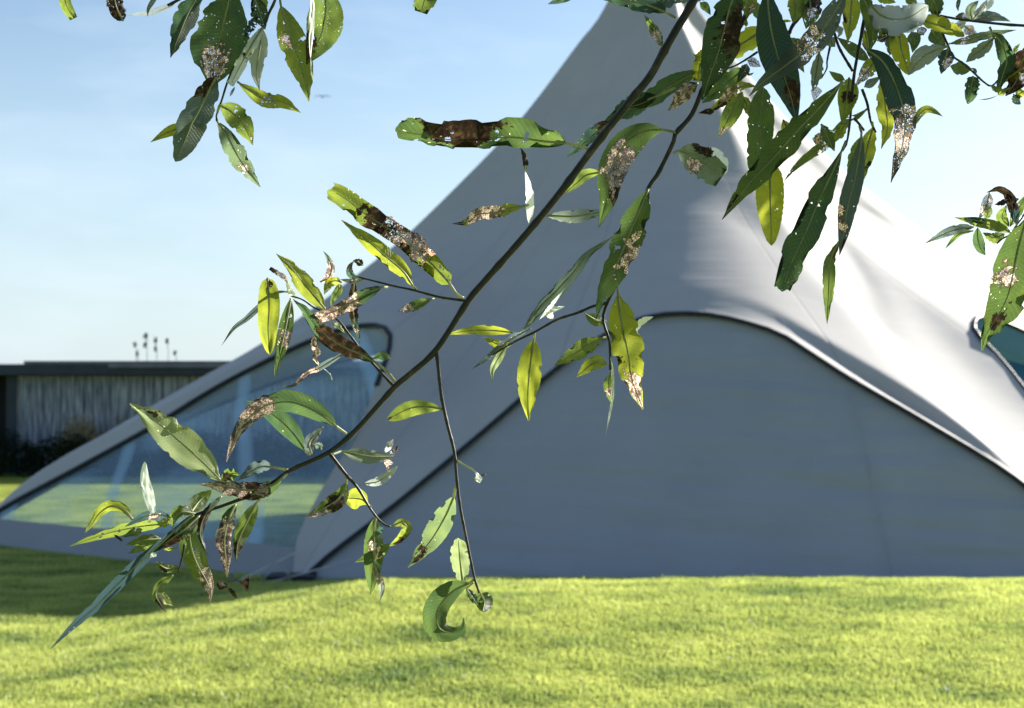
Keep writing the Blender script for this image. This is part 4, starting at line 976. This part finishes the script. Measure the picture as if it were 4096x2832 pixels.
branch('willow_branch', 'thin willow twig entering level from the right edge near the top', (4100, 104), [
  ('C2', '5200,-1900 3700,-200 3000,330 2500,310 2309,295 2100,283 1700,240 1500,212 1340,180', 23, 14, .01, .02, 'stem'),
  ('C2', '1340,180 1360,350 1430,520 1490,650 1620,740 1750,860 1850,950 1935,990 2035,900', 15, 11, .02, .03)],
'''
C2|1942,372 2050,500 2110,690 2070,850 2035,960 2008,1092|95|88|.28|st=1912,310 z=.0 sp=.3
C2|1960,440 1840,560 1740,630 1638,720|72|72|.35|s=.15 h=.27 z=.02 st=1950,400
C2|1445,505 1700,450 1950,385 2222,345|46|52|.42|z=.024 s=.1 l=.2,.3,.06
C2|1712,232 1690,110 1785,5|50|60|.35|z=.012 s=.1
C2|1715,230 1800,115 1900,-20|32|36|.15|s=.35 z=.006
C2|1850,140 1900,70 1960,-30|34|34|.3|s=.95 norib=1 z=.01
C2|1730,222 1870,185 2000,195 2158,248|54|62|.12|z=.012 s=.08
C2|1690,238 1600,195 1515,190|48|50|.5|l=.1,0,.4 z=.02
C2|1720,882 1705,980 1690,1070 1658,1202|92|72|.28|h=.34 z=.02 bl=1 pk=.35
C2|1700,800 1590,790 1455,762|76|70|.5|z=.03 h=.22
C2|1755,850 1735,800 1680,785|26|20|.3|z=.02
C2|2400,520 2270,740 2220,930 2095,1110|130|120|.9|b=.5,.0,.55 l=.5,.8,.1 rag=.4 z=.0
C2|2280,790 2170,870 2060,945|60|70|1|z=.01
C2|2190,1090 2230,1170 2272,1205|50|46|.12|z=.01 rag=.4
C2|2309,1050 2260,1080 2220,1120|50|50|.85|z=.01
C2|2150,1010 2070,1060 2010,1100|36|40|.8|z=.01
C2|1930,990 2000,1040 2060,1020|36|30|.75|z=.02
C2|2010,1100 1900,1140 1780,1152|6|6|.3|norib=1
C2|1572,-40 1545,60 1550,132|22|22|.25|z=.02
C2|1625,300 1690,360 1775,400|64|60|.3|s=1 l=.5,0,.3 lo=.8 z=.03 rag=.3
C2|1480,300 1560,290 1640,260|50|50|.3|s=.4 h=.3 z=.03
C2|2190,612 2222,552 2262,500|26|24|.8|
''')

branch('willow_branch', 'small willow spray at the right edge with one big leaf over the tent window', (4100, 880), [
  ('C5', '2300,-2200 1500,-700 1100,200 1000,400 930,500 880,575 820,605 775,645', 9, 7, .01, 0, 'stem')],
'''
C5|1010,440 960,620 910,850 865,1050 780,1230 690,1370 655,1502|165|150|.5|l=.45,-.35,.06 b=.78,0,.06 sp=.7 z=-.03 f=.15 r=.15 pk=.45
C5|890,558 820,530 720,500 600,475 435,438|38|44|.78|z=.0 b=.0,0,-1
C5|690,480 600,460 500,440|22|26|.1|z=-.006
C5|590,515 480,528 350,570 196,648|34|38|.05|s=.1 z=.01
C5|585,545 480,568 420,620 358,692|18|20|.55|z=.012
C5|620,520 620,600 640,680 682,742|44|40|.35|z=.006
C5|835,570 750,600 660,560|44|40|.72|z=.01 sp=.6
C5|930,500 905,380 865,270 790,215 690,240|36|46|.0|b=.75,0,.4 rag=.4 z=-.006
C5|850,250 900,300 950,290|30|30|0|b=.5,0,1 norib=1 rag=.4
C5|860,300 810,320 755,338|26|20|0|b=.5,0,1 norib=1 rag=.5
C5|715,240 690,340 630,450|40|40|.5|l=.4,0,.4 lo=.4 z=.0 rag=.3
C5|690,330 700,400 680,460|36|30|.6|z=.01
C5|870,510 815,440 850,340|46|40|.62|z=.01 sp=.4
C5|880,510 930,400 1010,250|34|40|.5|z=.012
C5|900,455 940,440 975,412|30|34|.1|
''')

# the same branches go on above the picture: their leaves throw the dappled shade
def upper_leaves(parents, n):
    rg = random.Random(5); pts = []
    for pr_ in parents:
        for c in pr_.children:
            if c.name.startswith('leaf'):
                me = c.data; pts.append((pr_, me.vertices[len(me.vertices) // 2].co.copy()))
    made = 0; tries = 0
    while made < n and tries < 4000:
        tries += 1
        pr_, p = rg.choice(pts); d = rg.uniform(.12, 1.5); q = p + SUN * d
        dd = ray_inv(q)
        if -750 < dd[0] < 4850 and -750 < dd[1] < 3400: continue
        if q.z > 2.75: continue
        a = Vector((rg.gauss(0, .5), rg.gauss(0, .5), -1 + rg.gauss(0, .4))).normalized()
        tw_ = [q - a * .11 + Vector((rg.gauss(0, .01), 0, .02)), q - a * .05, q + a * .02]
        MB().tube(catmull(tw_, 8), [.0022, .002, .0018, .0017, .0016, .0015, .0014, .001], 6).build('twig', m_bark, pr_)
        for k in range(3):
            b0 = q - a * (.09 - .05 * k); dr = (a + Vector((rg.gauss(0, .6), rg.gauss(0, .6), rg.gauss(0, .4)))).normalized()
            ln = rg.uniform(.08, .125); free_leaf(pr_, b0, dr, ln, rg)
        made += 1
def ray_inv(q):
    c, s = math.cos(PITCH), math.sin(PITCH); v = q - CAM
    y = v.y * c + v.z * s; z = -v.y * s + v.z * c
    if y < .05: return (-9999, -9999)
    return (2048 + v.x / y * FPX, 1416 - z / y * FPX)
def free_leaf(parent, b0, dr, ln, rg):
    n_ = Vector((rg.gauss(0, 1), rg.gauss(0, 1), rg.gauss(0, 1))); S = dr.cross(n_).normalized(); B = S.cross(dr)
    V, UV = [], []
    for i in range(12):
        v = i / 11; w = max(.02, math.sin(math.pi * v ** .85)) * ln * .115
        for j in (-2, -1, 0, 1, 2):
            V.append(b0 + dr * ln * v + S * (j / 2 * w) + B * (abs(j) * .12 * w - ln * .12 * v * v)); UV.append((j / 2, v))
    F = [(i*5+j, (i+1)*5+j, (i+1)*5+j+1, i*5+j+1) for i in range(11) for j in range(4)]
    lf = mesh_obj('leaf', V, F, m_leaf, parent, uvs=UV)
    lf['seed'] = rg.random() * 50; lf['tint'] = rg.uniform(.2, .8); lf['silver'] = 0.0; lf['spots'] = .4; lf['aspect'] = .115
    lf['brown'] = [0., 0., -1.]; lf['lace'] = [0., 0., -1.]; lf['lace_open'] = .5; lf['holes'] = 0.0
# the unseen rest of the willow, added behind the camera to block sky light
tree = thing('sky_block_willow', 'unseen willow with a broad crown behind the viewer, added to block sky light', 'tree', (-1.2, -3.6, 0))
MB().tube(catmull([(-1.2, -3.6, -.2), (-1.15, -3.6, 1.2), (-1.3, -3.5, 2.6), (-1.0, -3.3, 4.2)], 16), list(np.linspace(.36, .18, 16)), 14).build('trunk', m_bark, tree)
lm_ = MB(); rg = random.Random(9)
for k in range(9):
    a = k * .7 + .2; e = Vector((-1.1 + 2.6 * math.cos(a), -3.3 + 2.6 * math.sin(a), 4.6 + rg.uniform(-.3, 1)))
    lm_.tube(catmull([(-1.2, -3.45, 2.4 + k * .15), (-1.1 + 1.2 * math.cos(a), -3.3 + 1.2 * math.sin(a), 3.8), e], 10), list(np.linspace(.12, .03, 10)), 8)
lm_.build('limb', m_bark, tree)
m_crown = leaf_mat('willow_crown_leaf', (0.035, 0.06, 0.02), (0.07, 0.10, 0.03))
cm_ = MB()
for k in range(15000):
    v_ = Vector((rg.gauss(0, 1), rg.gauss(0, 1), rg.gauss(0, 1))).normalized() * rg.random() ** .33
    p_ = Vector((-.6 + v_.x * 5.2, -3.2 + v_.y * 4.2, 4.3 + v_.z * 2.6))
    if p_.z < 2.35 - .2 * min(0, p_.y) * 0 or p_.y > .95 or (p_.y > -.3 and p_.z < 2.5): continue
    u_ = Vector((rg.gauss(0, .5), rg.gauss(0, .5), -1)).normalized() * rg.uniform(.07, .12); w_ = u_.cross(Vector((rg.gauss(0, 1), rg.gauss(0, 1), .1))).normalized() * .045
    cm_.add([p_ - u_, p_ + w_, p_ + u_, p_ - w_], [(0, 1, 2, 3)])
cm_.build('crown', m_crown, tree, False)
BR = [o for o in COL.objects if o.parent is None and o.name.startswith('willow_branch')]
upper_leaves(BR[:4], 60)
